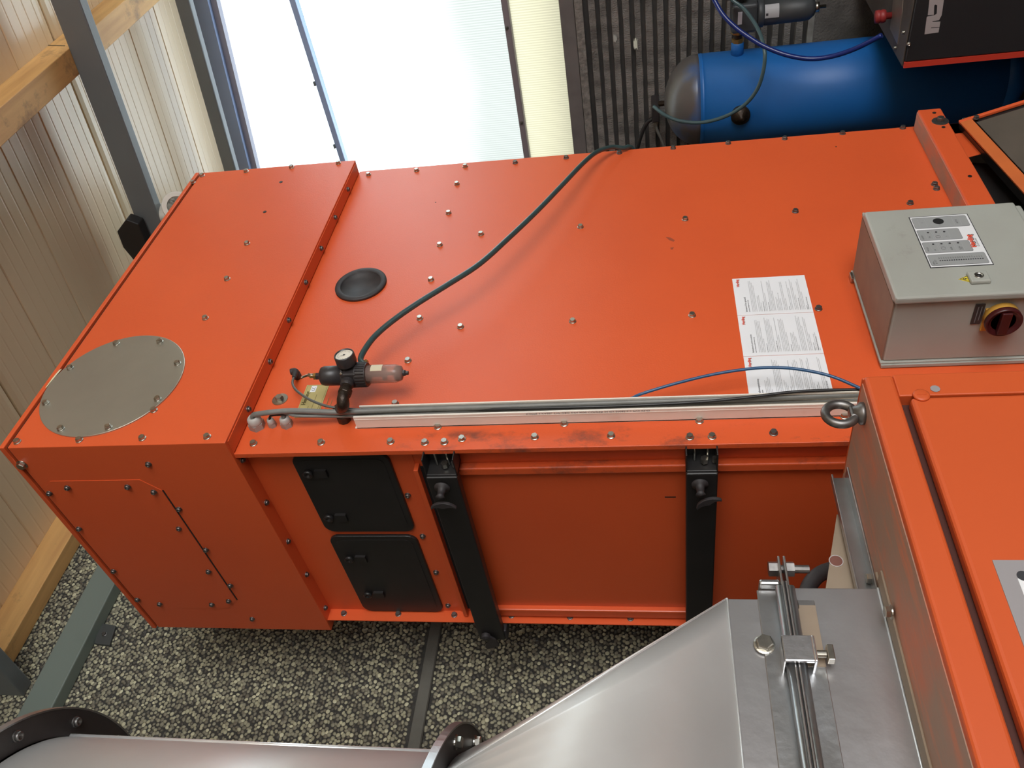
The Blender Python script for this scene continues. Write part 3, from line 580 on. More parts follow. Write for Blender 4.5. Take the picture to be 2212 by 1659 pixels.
# three instruction sheets
zt_, zb_ = -1.106, -1.273
titles = (('Kurzbedienungsanleitung', 'Herding Lamellenfilter', 0.4), ('Instructions de service succinctes', 'appareil de filtration a lamelles frittees Herding', 0.0), ("Istruzioni d'uso generali", 'apparecchio di filtraggio lamelle Herding', 0.0))
for k in range(3):
    xx0 = .1135+k*.1395; xx1 = xx0+.1380; rr = random.Random(11+k)
    sh = part('instruction_sheet', MB().box(xx0, xx1, -.0011, 0, zb_, zt_), PAPER, DC, 0, 2, ('left sheet, partly behind the trunking', 'middle sheet', 'right sheet')[k]+' of the three white instruction stickers')
    wdt = xx1-xx0
    text('logo_lettering', 'Herding', .0088, (xx1-.0335, -.0013, zt_-.0135), RR, RED, sh, 1.0, .0001, bold=.0002)
    text('logo_shadow', 'Herding', .0088, (xx1-.0327, -.0012, zt_-.0148), RR, INK, sh, 1.0, .00005, bold=.0001)
    s = .0062 if k != 1 else .0056
    items = [(titles[k][0], s, (xx0+.010, -.0013, zt_-.024), .92 if k != 1 else .80, .0001), (titles[k][1], .0030, (xx0+.010, -.0013, zt_-.0292), .9, .00008)]
    part_t = join_text('title_lettering', items, INKD, sh)
    words = 'luft filter element staub druck gerat vor inbetriebnahme des ventilator wartung nach anlage aus der ein reinigung ventil behalter kontrolle service'.split()
    it = []; itb = []; z = zt_-.0365
    while z > zb_+.010:
        blk = rr.choice((2, 3, 4, 5)); full = rr.random() < .6
        if rr.random() < .5:
            itb.append((' '.join(rr.choice(words) for _ in range(rr.choice((2, 5)))).capitalize(), .0027, (xx0+.010, -.0012, z), .8, .00008)); z -= .0034
        for i in range(blk):
            if z < zb_+.008: break
            ln = (rr.uniform(.90, 1.0) if i < blk-1 else rr.uniform(.3, .9))*(1 if full else rr.uniform(.35, .6))*(wdt-.020)
            sN = ''
            while len(sN)*.00078 < ln: sN += rr.choice(words)+' '
            it.append((sN.strip()[:max(4, int(ln/.00078))], .0024, (xx0+.0105, -.0012, z), .80, .00003)); z -= .0031
        z -= .0022
    itb.append(('Herding Filtertechnik  Tel.  Fax  92224 Amberg', .0029, (xx0+.010, -.0012, zb_+.0075), .8, .0001)); itb.append(('Fax 09621', .0026, (xx0+.010, -.0012, zb_+.004), .8, 0))
    join_text('body_lettering', it, INK, sh); join_text('bold_lettering', itb, INKD, sh)
# base beam, leg and bin
yb_ = -.058; bz1 = P(1987.4, 247.4, 1, yb_).z; bz0 = P(2031.8, 232, 1, yb_).z
part('base_beam', MB().box(-.02, 1.188, yb_, .0, bz0, bz1), ORANGE, DC, 0.004)
part('beam_dust', MB().box(-.01, 1.183, yb_+.005, -.001, bz1, bz1+.0015), ORANGE_D, DC)
bolt(WASHD, P(2031, 262, 1, yb_), '-y', DC, 'washer_bolt')
for q in ((2018, 244), (2038, 275), (2095, 381)):
    part('screw_hole', MB().lathe([(.005, 0), (.005, .0012), (0, .0012)], P(*q, 1, yb_), (0, -1, 0), 12, False), BLACK, DC)
b = MB(); b.box(1.14, 1.2, .0, .06, FZ, bz0).prism([(1.2, .0, bz0), (1.2, 0, -2.3), (1.0, 0, bz0)], (0, .004, 0)).box(0.0, .08, 0, .06, FZ, bz0).box(0, 1.2, Dp-.06, Dp, FZ, bz0).box(0, .08, Dp-.08, Dp, FZ, ZB)
part('support_frame', b, ORANGE, DC, 0.004)
part('hopper', MB().prism([(.10, .05, ZB), (1.1, .05, ZB), (.95, .05, -2.2), (.3, .05, -2.2)], (0, .55, 0)), BLACK, DC)
# dust bin standing under the hopper, drawn out at an angle
A = P(2070.6, 265.5, 1, -.020); C_ = P(2225, 217, 0, A.x); B = P(2240, 453, 1, -.020)
t = thing('dust_bin', 'orange framed chute with dusty dark inclined lid, right of the grey control cabinet', 'bin', (A.x-.3, A.y+.1, FZ))
u1 = (B-A); u2 = (C_-A); n1 = u1.normalized(); n2 = u2.normalized(); up = n2.cross(n1).normalized()
if up.y > 0: up = -up
s1 = up.cross(n1).normalized(); s1 = s1 if s1.dot(u2) > 0 else -s1
s2 = up.cross(n2).normalized(); s2 = s2 if s2.dot(u1) > 0 else -s2
BARM = mat('worn_orange', (0.62, 0.15, 0.035), 0.5, 0, (0.5, 0.11, 0.03), 9, 0.6)
u1 *= 1.4; u2 *= 1.8
part('rim_bar', MB().prism([A, A+u1, A+u1+s1*.030, A+s1*.030], up*.008), BARM, t, 0.002)
part('rim_bar', MB().prism([A, A+u2, A+u2+s2*.012, A+s2*.012], up*.009), ORANGE, t, 0.002)
q0 = A+n1*.028+n2*.035
part('lid', MB().prism([q0, q0+u1*.9, q0+u1*.9+u2*.9, q0+u2*.9], up*.004), BINM, t, 0.003)
part('bin_body', MB().prism([A-up*.002, A+u1-up*.002, A+u1+u2-up*.002, A+u2-up*.002], -up*.03), BLACK, t)
bolt(HEXD, P(2083, 262, 1, -.022), '-y', t); bolt(HEXD, A+n2*.04+n1*.012+up*.005, '-y', t)

# ================================================================== CONTROL CABINET
bx0, bx1, byf, bzt, bzb = .207, .518, -.168, -1.378, -1.700
CC = thing('control_cabinet', 'small grey steel control cabinet hung on the orange machine side', 'cabinet', (.36, -.08, bzb))
part('casing', MB().box(bx0, bx1, byf, -.014, bzb, bzt-.003), GREYBOX, CC, 0.004)
part('dusty_top', MB().box(bx0+.003, bx1-.003, byf+.004, -.016, bzt-.003, bzt), GREYTOP, CC)
part('mounting_rim', MB().box(bx0-.004, bx1+.004, -.014, -.010, bzb-.004, bzt+.003), GREYBOX, CC, 0.001)
part('back_flange', MB().prism([(bx0-.008, -.010, bzt+.001), (bx1+.006, -.010, bzt+.001), (bx1+.006, -.003, bzt+.001), (bx0-.008, -.003, bzt+.001)], (0, 0, bzb-bzt-.01)), GREYBOX, CC)
part('hanging_lug', MB().box(bx1-.03, bx1-.005, -.016, -.003, bzt+.001, bzt+.008), STEEL, CC, 0.001)
dx0, dx1 = .196, .500; dzt = -1.376; dzb = -1.676; dyf = -.189
door = part('cabinet_door', MB().box(dx0, dx1, dyf, -.172, dzb, dzt), GREYBOX, CC, 0.005, 3)
part('door_seal', MB().box(dx0+.008, dx1-.006, -.172, -.168, dzb+.006, dzt-.006), BLACK, CC)
part('rain_lip', MB().box(bx0+.004, bx1-.002, -.176, -.168, bzt-.004, bzt+.001), GREYBOX, CC, 0.001)
# control foil
F0 = P(1965, 470, 1, dyf); F1 = P(2090, 462, 1, dyf); F2 = P(2146, 572, 1, dyf); F3 = P(2007, 580, 1, dyf)
fx1 = (F0.x+F1.x)/2; fx0 = (F2.x+F3.x)/2; fz1 = (F0.z+F3.z)/2; fz0 = (F1.z+F2.z)/2; fw = fx1-fx0; fh = fz1-fz0
fo = part('control_foil', MB().box(fx0, fx1, dyf-.0008, dyf, fz0, fz1), INKD, door)
part('foil_white', MB().box(fx0+.0018, fx1-.0018, dyf-.0011, dyf, fz0+.0018, fz1-.0018), FOILW, fo)
def FP(u, v): return (fx0+fw*u, fz1-fh*v)      # u right, v down
def foilrect(u0, u1, v0, v1, r, m, y, nm='field'):
    a = FP(u0, v1); c = FP(u1, v0); pts = []
    for cx_, cz_, a0 in ((c[0]-r, c[1]-r, 0), (a[0]+r, c[1]-r, PI/2), (a[0]+r, a[1]+r, PI), (c[0]-r, a[1]+r, 1.5*PI)):
        for i in range(5): pts.append((cx_+r*math.cos(a0+PI/8*i), y, cz_+r*math.sin(a0+PI/8*i)))
    return MB().prism(pts, (0, -.00015, 0))
for u0, u1, v0, v1 in ((.03, .235, .03, .95), (.265, .475, .03, .80), (.505, .72, .03, .73), (.75, .97, .03, .95)):
    part('field', foilrect(u0, u1, v0, v1, .004, INK, dyf-.0011), INK, fo); part('field_fill', foilrect(u0+.006, u1-.006, v0+.006, v1-.006, .0036, PANELG, dyf-.00125), PANELG, fo)
yq = dyf-.0016
text('foil_logo', 'Herding', .0140, (*FP(.33, .87)[:1], yq, FP(.33, .87)[1]), RR, RED, fo, .95, .0001, bold=.0004)
text('foil_logo_shadow', 'Herding', .0140, (FP(.345, .893)[0], yq+.0001, FP(.345, .893)[1]), RR, INKD, fo, .95, .00005, bold=.0002)
text('foil_subline', 'FILTERTECHNIK', .0045, (FP(.34, .93)[0], yq, FP(.34, .93)[1]), RR, INKL, fo, .9, .0001)
it = [('dP/Pa', .0048, (FP(.05, .10)[0], yq, FP(.05, .10)[1]), 1, 0), ('dP  IST', .0048, (FP(.06, .14)[0], yq, FP(.06, .14)[1]), 1, 0)]
dots = MB()
for i in range(19):
    c = FP(.115, .20+i*.0375); dots.lathe([(.0015, 0), (.0015, .0004)], (c[0], yq, c[1]), (0, -1, 0), 10, False)
    it.append((str(3800-200*i), .0036, (FP(.145, .20+i*.0375+.008)[0], yq, FP(.145, .20+i*.0375+.008)[1]), .8, 0))
it.append(('MODE', .0052, (FP(.30, .10)[0], yq, FP(.30, .10)[1]), .95, 0)); it.append(('ALARM', .0050, (FP(.53, .10)[0], yq, FP(.53, .10)[1]), .9, 0))
bxs = MB(); sym = MB()
def frame(u0, u1, v0, v1, w=.0004):
    a = FP(u0, v1); c = FP(u1, v0)
    bxs.box(a[0], c[0], yq, yq+.0003, a[1], a[1]+w); bxs.box(a[0], c[0], yq, yq+.0003, c[1]-w, c[1]); bxs.box(a[0], a[0]+w, yq, yq+.0003, a[1], c[1]); bxs.box(c[0]-w, c[0], yq, yq+.0003, a[1], c[1])
for i, tx in enumerate(('ON', '', 'FILTER', 'FILTER')):
    v = .15+i*.135; frame(.285, .455, v, v+.11); c = FP(.43, v+.055); dots.lathe([(.0022, 0), (.0022, .0004)], (c[0], yq, c[1]), (0, -1, 0), 12, False)
    if tx: it.append((tx, .0045, (FP(.30, v+.06)[0], yq, FP(.30, v+.06)[1]), .85, 0))
    else: sym.ring(.0045, .0040, 0, .0003, (FP(.345, v+.055)[0], yq, FP(.345, v+.055)[1]), (0, -1, 0), 20)
it.append(('STOP', .0045, (FP(.30, .65)[0], yq, FP(.30, .65)[1]), .85, 0))
for i, tx in enumerate(('IN', '', 'L')):
    v = .15+i*.135; frame(.525, .70, v, v+.11); c = FP(.66, v+.055); dots.lathe([(.0022, 0), (.0022, .0004)], (c[0], yq, c[1]), (0, -1, 0), 12, False)
    if tx: it.append((tx, .0048, (FP(.56, v+.065)[0], yq, FP(.56, v+.065)[1]), .85, 0))
    else: sym.ring(.0045, .0040, 0, .0003, (FP(.57, v+.055)[0], yq, FP(.57, v+.055)[1]), (0, -1, 0), 20)
frame(.77, .945, .12, .24); frame(.77, .945, .70, .82); it.append(('I', .006, (FP(.86, .20)[0], yq, FP(.86, .20)[1]), 1, 0)); it.append(('AUTO', .006, (FP(.81, .775)[0], yq, FP(.81, .775)[1]), .9, 0)); it.append(('O', .005, (FP(.79, .47)[0], yq, FP(.79, .47)[1]), 1, 0))
join_text('foil_lettering', it, INKD, fo); part('foil_dots', dots, INKD, fo)['kind'] = 'stuff'; part('foil_frames', bxs, INKL, fo); part('foil_symbols', sym, INK, fo)
c = FP(.875, .46); part('selector_hole', MB().lathe([(.0105, 0), (.0105, .0004)], (c[0], yq, c[1]), (0, -1, 0), 32, False), VOID, fo)
# warning triangle, lock
tc_ = P(2085, 603, 1, dyf); s = .0125
part('warning_triangle', MB().prism([(tc_.x-s, dyf-.0006, tc_.z-s*.75), (tc_.x+s, dyf-.0006, tc_.z-s*.75), (tc_.x, dyf-.0006, tc_.z+s)], (0, .0006, 0)), YEL, door)
b = MB(); 
def tri(k): return [Vector((tc_.x-s*k, dyf-.0010, tc_.z-s*.75*k-.0002)), Vector((tc_.x+s*k, dyf-.0010, tc_.z-s*.75*k-.0002)), Vector((tc_.x, dyf-.0010, tc_.z+s*k))]
o3, i3 = tri(.86), tri(.68)
b.add(o3+i3, [(0, 1, 4, 3), (1, 2, 5, 4), (2, 0, 3, 5)]); b.add([(tc_.x-.001, dyf-.001, tc_.z+.005), (tc_.x+.0022, dyf-.001, tc_.z+.004), (tc_.x-.0002, dyf-.001, tc_.z), (tc_.x+.002, dyf-.001, tc_.z), (tc_.x-.0012, dyf-.001, tc_.z-.0065), (tc_.x-.0006, dyf-.001, tc_.z-.001), (tc_.x-.0026, dyf-.001, tc_.z-.001)], [(0, 1, 2), (2, 3, 4), (0, 2, 6), (6, 5, 4, 2)])
part('triangle_border', b, INKD, door)
lc = P(2114, 596, 1, dyf-.008)
part('door_lock', MB().box(lc.x-.017, lc.x+.017, dyf-.009, dyf, lc.z-.019, lc.z+.017), GREYBOX, door, 0.003)
part('lock_cylinder', MB().lathe([(.0085, 0), (.0085, .0015), (.0065, .0020), (.0060, .0008), (0, .0008)], (lc.x, dyf-.009, lc.z), (0, -1, 0), 28), STEEL, door)
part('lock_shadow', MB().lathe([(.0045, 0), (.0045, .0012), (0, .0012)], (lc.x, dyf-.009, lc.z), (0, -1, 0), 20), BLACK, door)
# rotary main switch on the left side
sc = P(2166, 692, 0, bx0-.02); ya0 = P(2134, 668, 0, bx0-.004).y; 
part('switch_plate', MB().box(bx0-.006, bx0, P(2131, 669, 0, bx0-.006).y, P(2120, 716, 0, bx0-.006).y, P(2196, 667, 0, bx0-.006).z, P(2131, 669, 0, bx0-.006).z), YELS, CC, 0.002)
part('switch_collar', MB().lathe([(.032, 0), (.031, .014), (.030, .018)], (bx0-.006, sc.y, sc.z), (-1, 0, 0), 40), YELS, CC)
kn = part('switch_knob', MB().lathe([(.033, .012), (.033, .022), (.031, .025), (.024, .018), (0, .018)], (bx0-.006, sc.y, sc.z), (-1, 0, 0), 40).box(bx0-.034, bx0-.022, sc.y-.026, sc.y+.026, sc.z-.009, sc.z+.009), REDS, CC, 0.002)
part('legend_plate', MB().box(bx0-.003, bx0, sc.y-.028, sc.y+.022, P(2131, 669, 0, bx0-.006).z+.002, P(2131, 669, 0, bx0-.006).z+.020), BLACKP, CC, 0.001)
part('legend_text', MB().box(bx0-.0034, bx0, sc.y-.022, sc.y+.018, P(2131, 669, 0, bx0-.006).z+.013, P(2131, 669, 0, bx0-.006).z+.0145).box(bx0-.0034, bx0, sc.y-.022, sc.y+.012, P(2131, 669, 0, bx0-.006).z+.007, P(2131, 669, 0, bx0-.006).z+.0085), INK, CC)
part('conduit', MB().lathe([(.022, 0), (.022, .6)], (.30, -.03, bzb-.6), (0, 0, 1), 24), GREYP, CC)

# ================================================================== TRUNKING AND CABLES
zt0, zt1 = -.268, -1.62
T = thing('cable_trunking', 'open white plastic cable trunking down the orange machine corner', 'trunking', (.10, -.02, zt1))
part('base_strip', MB().box(.067, .1035, -.003, 0, zt1, zt0+.004), PVC, T)
part('near_wall', MB().box(.067, .0695, -.036, 0, zt1, zt0).box(.0695, .0715, -.036, -.031, zt1, zt0).box(.0665, .0675, -.029, -.026, zt1, zt0), PVC, T, 0.0006)
part('far_wall', MB().box(.1015, .1035, -.036, 0, zt1, zt0-.006).box(.1000, .1015, -.036, -.031, zt1, zt0-.006), PVC, T, 0.0006)
tt = []
rr = random.Random(5); ln = ''
part('wall_print', MB(), INK, T) if False else None
o = text('wall_lettering', 'KOPPE 4 KABEL TYP OBO DIN 3230 CONFER 20 EN 50085-2-1 PVC 09.05', .0062, (.0697, -.0335, P(1400, 895, 0, .07).z), (0, 0, 0), INK, T, 1.3, .0001)
o.rotation_euler = (0, PI/2, 0); o.rotation_mode = 'XYZ'; o.location = Vector((.0668, -.034, P(1135, 888, 0, .067).z))-WL[T.name]; o.rotation_euler = (math.radians(90), math.radians(90), math.radians(-90)) if False else (0, math.radians(90), 0)
def cab(name, pts, r, m, label, cat='cable', grp=None):
    if name.endswith('_cable') and name != 'drop_cable': grp = 'cables in and around the white trunking'
    if name == 'drop_cable': grp = 'cables on the ribbed wall'
    o = part(name, MB().tube(pts, r, 14, 8), m); return tag(o, label, cat, grp)
cab('power_cable', [G1+Vector((0, -.024, 0)), G1+Vector((.002, -.036, -.003)), P(574, 892, 1, -.046), P(615, 888, 1, -.046), P(660, 888, 1, -.044), P(720, 890, 1, -.038), P(790, 888, 1, -.032), P(900, 884, 1, -.028), P(1100, 878, 1, -.026), P(1400, 868, 1, -.026), P(1700, 858, 1, -.024), P(1900, 850, 1, -.022)], .0062, CABLE, 'thick grey cable from the largest gland into the white trunking')
cab('sensor_cable', [G3+Vector((0, -.024, 0)), G3+Vector((.003, -.036, -.006)), P(640, 898, 1, -.036), P(690, 899, 1, -.030), P(760, 899, 1, -.020), P(860, 895, 1, -.018), P(1100, 886, 1, -.014), P(1500, 873, 1, -.012), P(1900, 862, 1, -.010)], .0036, CABLE, 'medium grey cable from the gland nearest the brown elbow into the trunking')
cab('signal_cable', [G2+Vector((0, -.020, 0)), G2+Vector((.003, -.030, -.005)), P(612, 896, 1, -.034), P(650, 895, 1, -.028), P(740, 897, 1, -.022), P(900, 890, 1, -.016), P(1200, 880, 1, -.012), P(1900, 858, 1, -.008)], .0026, CABLEB, 'thin dark cable from the smallest middle gland into the trunking')
cab('trunk_cable', [P(800, 892, 1, -.016), P(950, 885, 1, -.012), P(1200, 872, 1, -.012), P(1500, 862, 1, -.012), P(1900, 846, 1, -.012)], .0055, CABLE, 'second grey cable lying at the bottom of the open trunking')
cab('black_cable', [P(960, 886, 1, -.010), P(1040, 885, 1, -.022), P(1150, 882, 1, -.033), P(1340, 877, 1, -.034), P(1500, 869, 1, -.036), P(1600, 860, 1, -.038), P(1700, 848, 1, -.040), P(1760, 844, 1, -.040), P(1850, 842, 1, -.036), P(1930, 846, 1, -.03)], .0032, CABLEB, 'thin black cable crossing the trunking below the white sheets')
cab('blue_tube', [P(1300, 873, 1, -.016), P(1358, 862, 1, -.028), P(1385, 851, 1, -.040), P(1450, 831, 1, -.05), P(1530, 811, 1, -.055), P(1600, 799, 1, -.058), P(1660, 794, 1, -.058), P(1720, 797, 1, -.056), P(1790, 811, 1, -.05), P(1850, 835, 1, -.045), P(1920, 868, 1, -.04)], .0032, HOSEB, 'thin blue air tube arching over the white instruction sheets', 'tube')
# loose cable with plug
t = thing('plug_cable', 'thin grey cable ending in a small black plug above the rating plate', 'cable', P(637, 800, 1, -.02))
part('lead', MB().tube([P(635, 815, 1, -.022), P(632, 828, 1, -.026), P(640, 843, 1, -.034), P(665, 861, 1, -.042), P(695, 874, 1, -.044), P(725, 881, 1, -.040), P(760, 884, 1, -.032), P(800, 886, 1, -.024)], .0030, 12, 8), mat('grey_green_lead', (0.10, 0.105, 0.095), 0.45), t)
w = P(638, 803, 1, -.02)
part('plug_body', MB().lathe([(.0085, 0), (.010, .006), (.0095, .016), (.006, .020), (0, .020)], (w.x, 0, w.z), (0, -1, 0), 16).tube([w+Vector((0, 0, .012)), w, P(635, 816, 1, -.022)], [.0075, .0085, .0045], 12, 4), RUBBER, t)

# ================================================================== AIR REGULATOR
yr = -.080; rx = P(760, 810, 1, yr).x
RG = thing('air_regulator', 'black compressed air regulator with dial gauge and clear dirty bowl', 'regulator', (rx, yr, P(878, 808, 1, yr).z))
def zp(px): return P(px, 809, 1, yr).z
rb_ = MB().lathe([(.006, 0), (.0195, -.003), (.0225, -.010), (.0225, zp(735)-zp(695)+.002), (.0235, zp(738)-zp(695))], (rx, yr, zp(695)), (0, 0, 1), 36)
part('bonnet', MB().lathe([(0, 0), (.015, 0), (.0200, -.003), (.0222, -.010), (.0225, zp(745)-zp(695)), (0, zp(745)-zp(695))], (rx, yr, zp(695)), (0, 0, 1), 40), BLACKP, RG)
part('valve_body', MB().box(rx-.021, rx+.021, yr-.021, yr+.021, zp(777), zp(744)).lathe([(.0245, 0), (.0245, -.006)], (rx, yr, zp(742)), (0, 0, 1), 32, False), BLACKP, RG, 0.003)
b = MB().lathe([(.026, 0), (.026, zp(795)-zp(772))], (rx, yr, zp(772)), (0, 0, 1), 36, False)
for i in range(24):
    a = 2*PI*i/24; b.box(-.0014, .0014, -.0014, .0014, 0, 0.0001) if False else None
    cx_ = rx+math.cos(a)*.0262; cy_ = yr+math.sin(a)*.0262; b.box(cx_-.0014, cx_+.0014, cy_-.0014, cy_+.0014, zp(793), zp(774))
part('knurled_ring', b, BLACKP, RG)
Lb = zp(870)-zp(795)
part('bowl', MB().lathe([(.0205, 0), (.0200, Lb*.80), (.0165, Lb*.95), (.008, Lb), (0, Lb)], (rx, yr, zp(795)), (0, 0, 1), 40), BOWL, RG)
part('bowl_sediment', MB().lathe([(.0150, Lb*.78), (.0170, Lb*.84), (.0145, Lb*.95), (.004, Lb*.985), (0, Lb*.985)], (rx, yr, zp(795)), (0, 0, 1), 32), mat('oil_sediment', (0.06, 0.03, 0.025), 0.4), RG)
part('bowl_baffle', MB().lathe([(.006, 0), (.006, Lb*.42), (.0145, Lb*.44), (.0145, Lb*.50), (.004, Lb*.52), (.004, Lb*.7)], (rx, yr, zp(795)), (0, 0, 1), 28), mat('smoked_baffle', (0.16, 0.12, 0.12), 0.4), RG)
part('drain_screw', MB().lathe([(.007, 0), (.007, -.006), (.0045, -.009), (.0045, -.014), (0, -.014)], (rx, yr, zp(868)), (0, 0, 1), 10, False), BLACKP, RG)
lb = P(812, 796, 1, yr-.0205); b = MB(); pts = []
for i in range(7):
    a = math.radians(-118+i*9); pts.append((rx+math.cos(a)*.0212, yr+math.sin(a)*.0212))
for i in range(6): b.add([(*pts[i], lb.z-.013), (*pts[i+1], lb.z-.013), (*pts[i+1], lb.z+.013), (*pts[i], lb.z+.013)], [(0, 1, 2, 3)])
part('bowl_label', b, mat('aged_label', (0.62, 0.56, 0.40), 0.6), RG)
# T handle on top
zt2 = zp(695)
part('adjusting_stem', MB().lathe([(.0085, 0), (.0085, .010), (.0075, .011)], (rx, yr, zt2), (0, 0, 1), 6, False), BLACKP, RG)
part('stem_nut', MB().lathe([(.0085, .011), (.0085, .016), (.0045, .018), (.0045, .026), (0, .027)], (rx, yr, zt2), (0, 0, 1), 6, False), BRASS, RG)
part('tee_handle', MB().tube([(rx, yr, zt2+.016), (rx+.003, yr-.003, zt2+.030)], .0042, 10, 0).tube([(rx-.014, yr-.010, zt2+.040), (rx+.003, yr-.002, zt2+.030), (rx+.012, yr+.006, zt2+.020)], .0028, 10, 3), mat('dull_nickel', (0.34, 0.29, 0.22), 0.35, 0.9), RG)
# gauge: faces right and out
gc = P(757, 787, 1, yr-.012); gd = Vector((.10, -1, .05)).normalized(); g0 = Vector((rx+.006, yr-.018, zp(757)))
gb = part('gauge_case', MB().lathe([(.008, -.006), (.010, .008), (.0215, .010), (.0225, .014), (.0225, .034), (.0215, .036), (.0195, .036), (.0190, .033), (0, .033)], g0, gd, 44), BLACKP, RG)
part('gauge_dial', MB().lathe([(.0190, .0332), (0, .0333)], g0, gd, 40, False), DIAL, gb)
fc = g0+gd*.0338; ux = Vector((-gd.y, gd.x, 0)).normalized()*-1; ux = Vector((0, 0, 1)).cross(gd)*1.0; uz = Vector((0, 0, 1))
b = MB()
for i in range(19):
    a = math.radians(225-i*15); d1 = ux*math.cos(a)+uz*math.sin(a); d2 = ux*-math.sin(a)+uz*math.cos(a); r0 = .0135 if i % 3 else .0120
    b.add([fc+d1*r0-d2*.0003, fc+d1*.0160-d2*.0003, fc+d1*.0160+d2*.0003, fc+d1*r0+d2*.0003], [(0, 1, 2, 3)])
for a, l, wd in ((118, .0145, .0007), (298, .005, .001)):
    a = math.radians(a); d1 = ux*math.cos(a)+uz*math.sin(a); d2 = ux*-math.sin(a)+uz*math.cos(a)
    b.add([fc-d2*wd+gd*.0004, fc+d1*l+gd*.0004, fc+d2*wd+gd*.0004], [(0, 1, 2)])
b.lathe([(.002, 0), (.002, .0012), (0, .0014)], fc, gd, 12)
part('gauge_scale', b, INKD, gb)
gt = []
for i, tx in enumerate(('0', '2', '4', '6', '8', '10')):
    pass
# elbow fittings to the machine
e0_ = P(745, 908, 1, 0.0); ez = e0_.z
eb = Vector((e0_.x, yr+.002, ez-.006))
part('elbow', MB().tube([e0_, e0_+Vector((0, -.034, 0)), P(741, 876, 1, -.066), P(741, 860, 1, yr), P(747, 842, 1, yr), P(754, 826, 1, yr)], [.0125, .0125, .0138, .0130, .0115, .0115], 20, 6), BROWNF, RG)
part('elbow_collar', MB().lathe([(.0155, 0), (.0155, .020)], e0_, (0, -1, 0), 8, False).lathe([(.0155, 0), (.0155, .008)], e0_+Vector((0, -.034, 0)), (0, -1, 0), 24, False), BROWNF, RG, 0.002)
_q = P(745, 848, 1, yr); part('union_nut', MB().lathe([(.0155, -.006), (.0155, .008)], _q, (1, 0, -.12), 8, False), BROWNF, RG, 0.002)
part('body_port', MB().lathe([(.0135, 0), (.015, .006), (.015, .018)], (rx-.037, yr, zp(757)), (1, 0, 0), 24, False), BLACKP, RG, 0.001)
for dx in (-.018, .018): part('body_screw', MB().lathe([(.0035, 0), (.0035, .002), (0, .003)], (rx+dx, yr-.021, zp(748)), (0, -1, 0), 12, False), STEEL, RG)
part('hose_barb', MB().lathe([(.009, 0), (.009, .014), (.0055, .018), (.0055, .03)], (rx+.020, yr, zp(772)), (.9, .15, -.28), 8, False), BRASS, RG)
hp = [Vector((rx+.036, yr+.002, zp(777))), P(779, 775, 1, -.080), P(790, 752, 1, -.084), P(812, 724, 1, -.088), P(852, 690, 1, -.094), P(907, 652, 1, -.100), P(970, 613, 1, -.104), P(1036, 570, 1, -.106), P(1100, 513, 1, -.104), P(1160, 456, 1, -.098), P(1215, 399, 1, -.088), P(1260, 352, 1, -.07), P(1290, 328, 1, -.05), P(1322, 318, 1, -.028), P(1346, 320, 1, -.014), Vector((1.216, .010, P(1362, 324, 1, 0).z-.008)), Vector((1.235, .14, P(1362, 324, 1, 0).z-.05)), Vector((1.28, .40, P(1362, 324, 1, 0).z-.10))]
cab('air_hose', hp, .0068, HOSEG, 'dark green air hose running diagonally over the orange side to its edge', 'hose')

# ================================================================== NEAR ORANGE CABINET (fan housing)
uz_ = -1.19; uy = P(1867, 806, 2, uz_).y+.004; ux1 = -.282
FN = thing('fan_cabinet', 'near orange steel fan cabinet with dusty top, in the lower right corner of the photo', 'cabinet', (-.85, -.3, FZ))
part('cabinet_shell', MB().box(-1.42, ux1, uy+.024, -.236, FZ, uz_-.001).box(-1.42, -.47, -.24, .20, FZ, uz_-.001), ORANGE_F, FN, 0.003)
fzt = P(1940, 842, 1, uy).z
part('front_frame', MB().box(-1.42, ux1, uy, uy+.0235, fzt, uz_), ORANGE_F, FN, 0.005, 3)
part('side_frame', MB().box(ux1-.040, ux1, uy+.0005, uy+.0235, FZ, fzt+.0005), ORANGE_F, FN, 0.0015, 2)
part('dusty_top_sheet', MB().box(-1.42, ux1-.001, uy+.012, -.236, uz_-.0005, uz_+.0012).box(-1.42, -.47, -.236, .20, uz_-.0005, uz_+.0012), ORANGE_D, FN)
part('side_lip', MB().box(ux1-.004, ux1+.0005, uy+.004, -.25, uz_-.01, uz_+.002), ORANGE_F, FN, 0.002)
part('front_door', MB().box(-1.42, ux1-.043, uy-.001, uy+.020, FZ+.05, fzt-.0115), ORANGE_F, FN, 0.006, 3)
part('door_groove', MB().box(-1.42, ux1-.040, uy+.018, uy+.0235, fzt-.03, fzt), mat('shaded_groove_orange', (0.06, 0.014, 0.008), 0.7), FN)  # orange sheet darkened in colour to stand for shade inside the groove
w = P(1990, 855, 1, uy-.001)
part('door_fastener', MB().lathe([(.0105, 0), (.0100, .0022), (.008, .003), (0, .003)], w, (0, -1, 0), 28).box(w.x-.0008, w.x+.0008, w.y-.0034, w.y-.002, w.z-.006, w.z+.006), ORANGE_F, FN)
w = P(2020, 840, 1, uy)
part('paint_chip', MB().lathe([(.006, 0), (.006, .0006)], w, (0, -1, 0), 9, False), STICK, FN)
lq = P(2143, 1211, 1, uy-.001)
lp = part('type_label', MB().box(lq.x-.30, lq.x, uy-.0022, uy-.001, lq.z-.16, lq.z), STICK, FN, 0, 2, 'grey metal label on the near cabinet door')
lw = P(2198, 1250, 1, uy-.0022)
part('label_field', MB().box(lw.x-.24, lw.x, uy-.0026, uy-.002, lw.z-.10, lw.z), FOILW, lp); w = P(2210, 1244, 1, uy-.0026)
part('label_print', MB().lathe([(.006, 0), (.006, .0004)], w, (0, -1, 0), 20, False), INKD, lp)
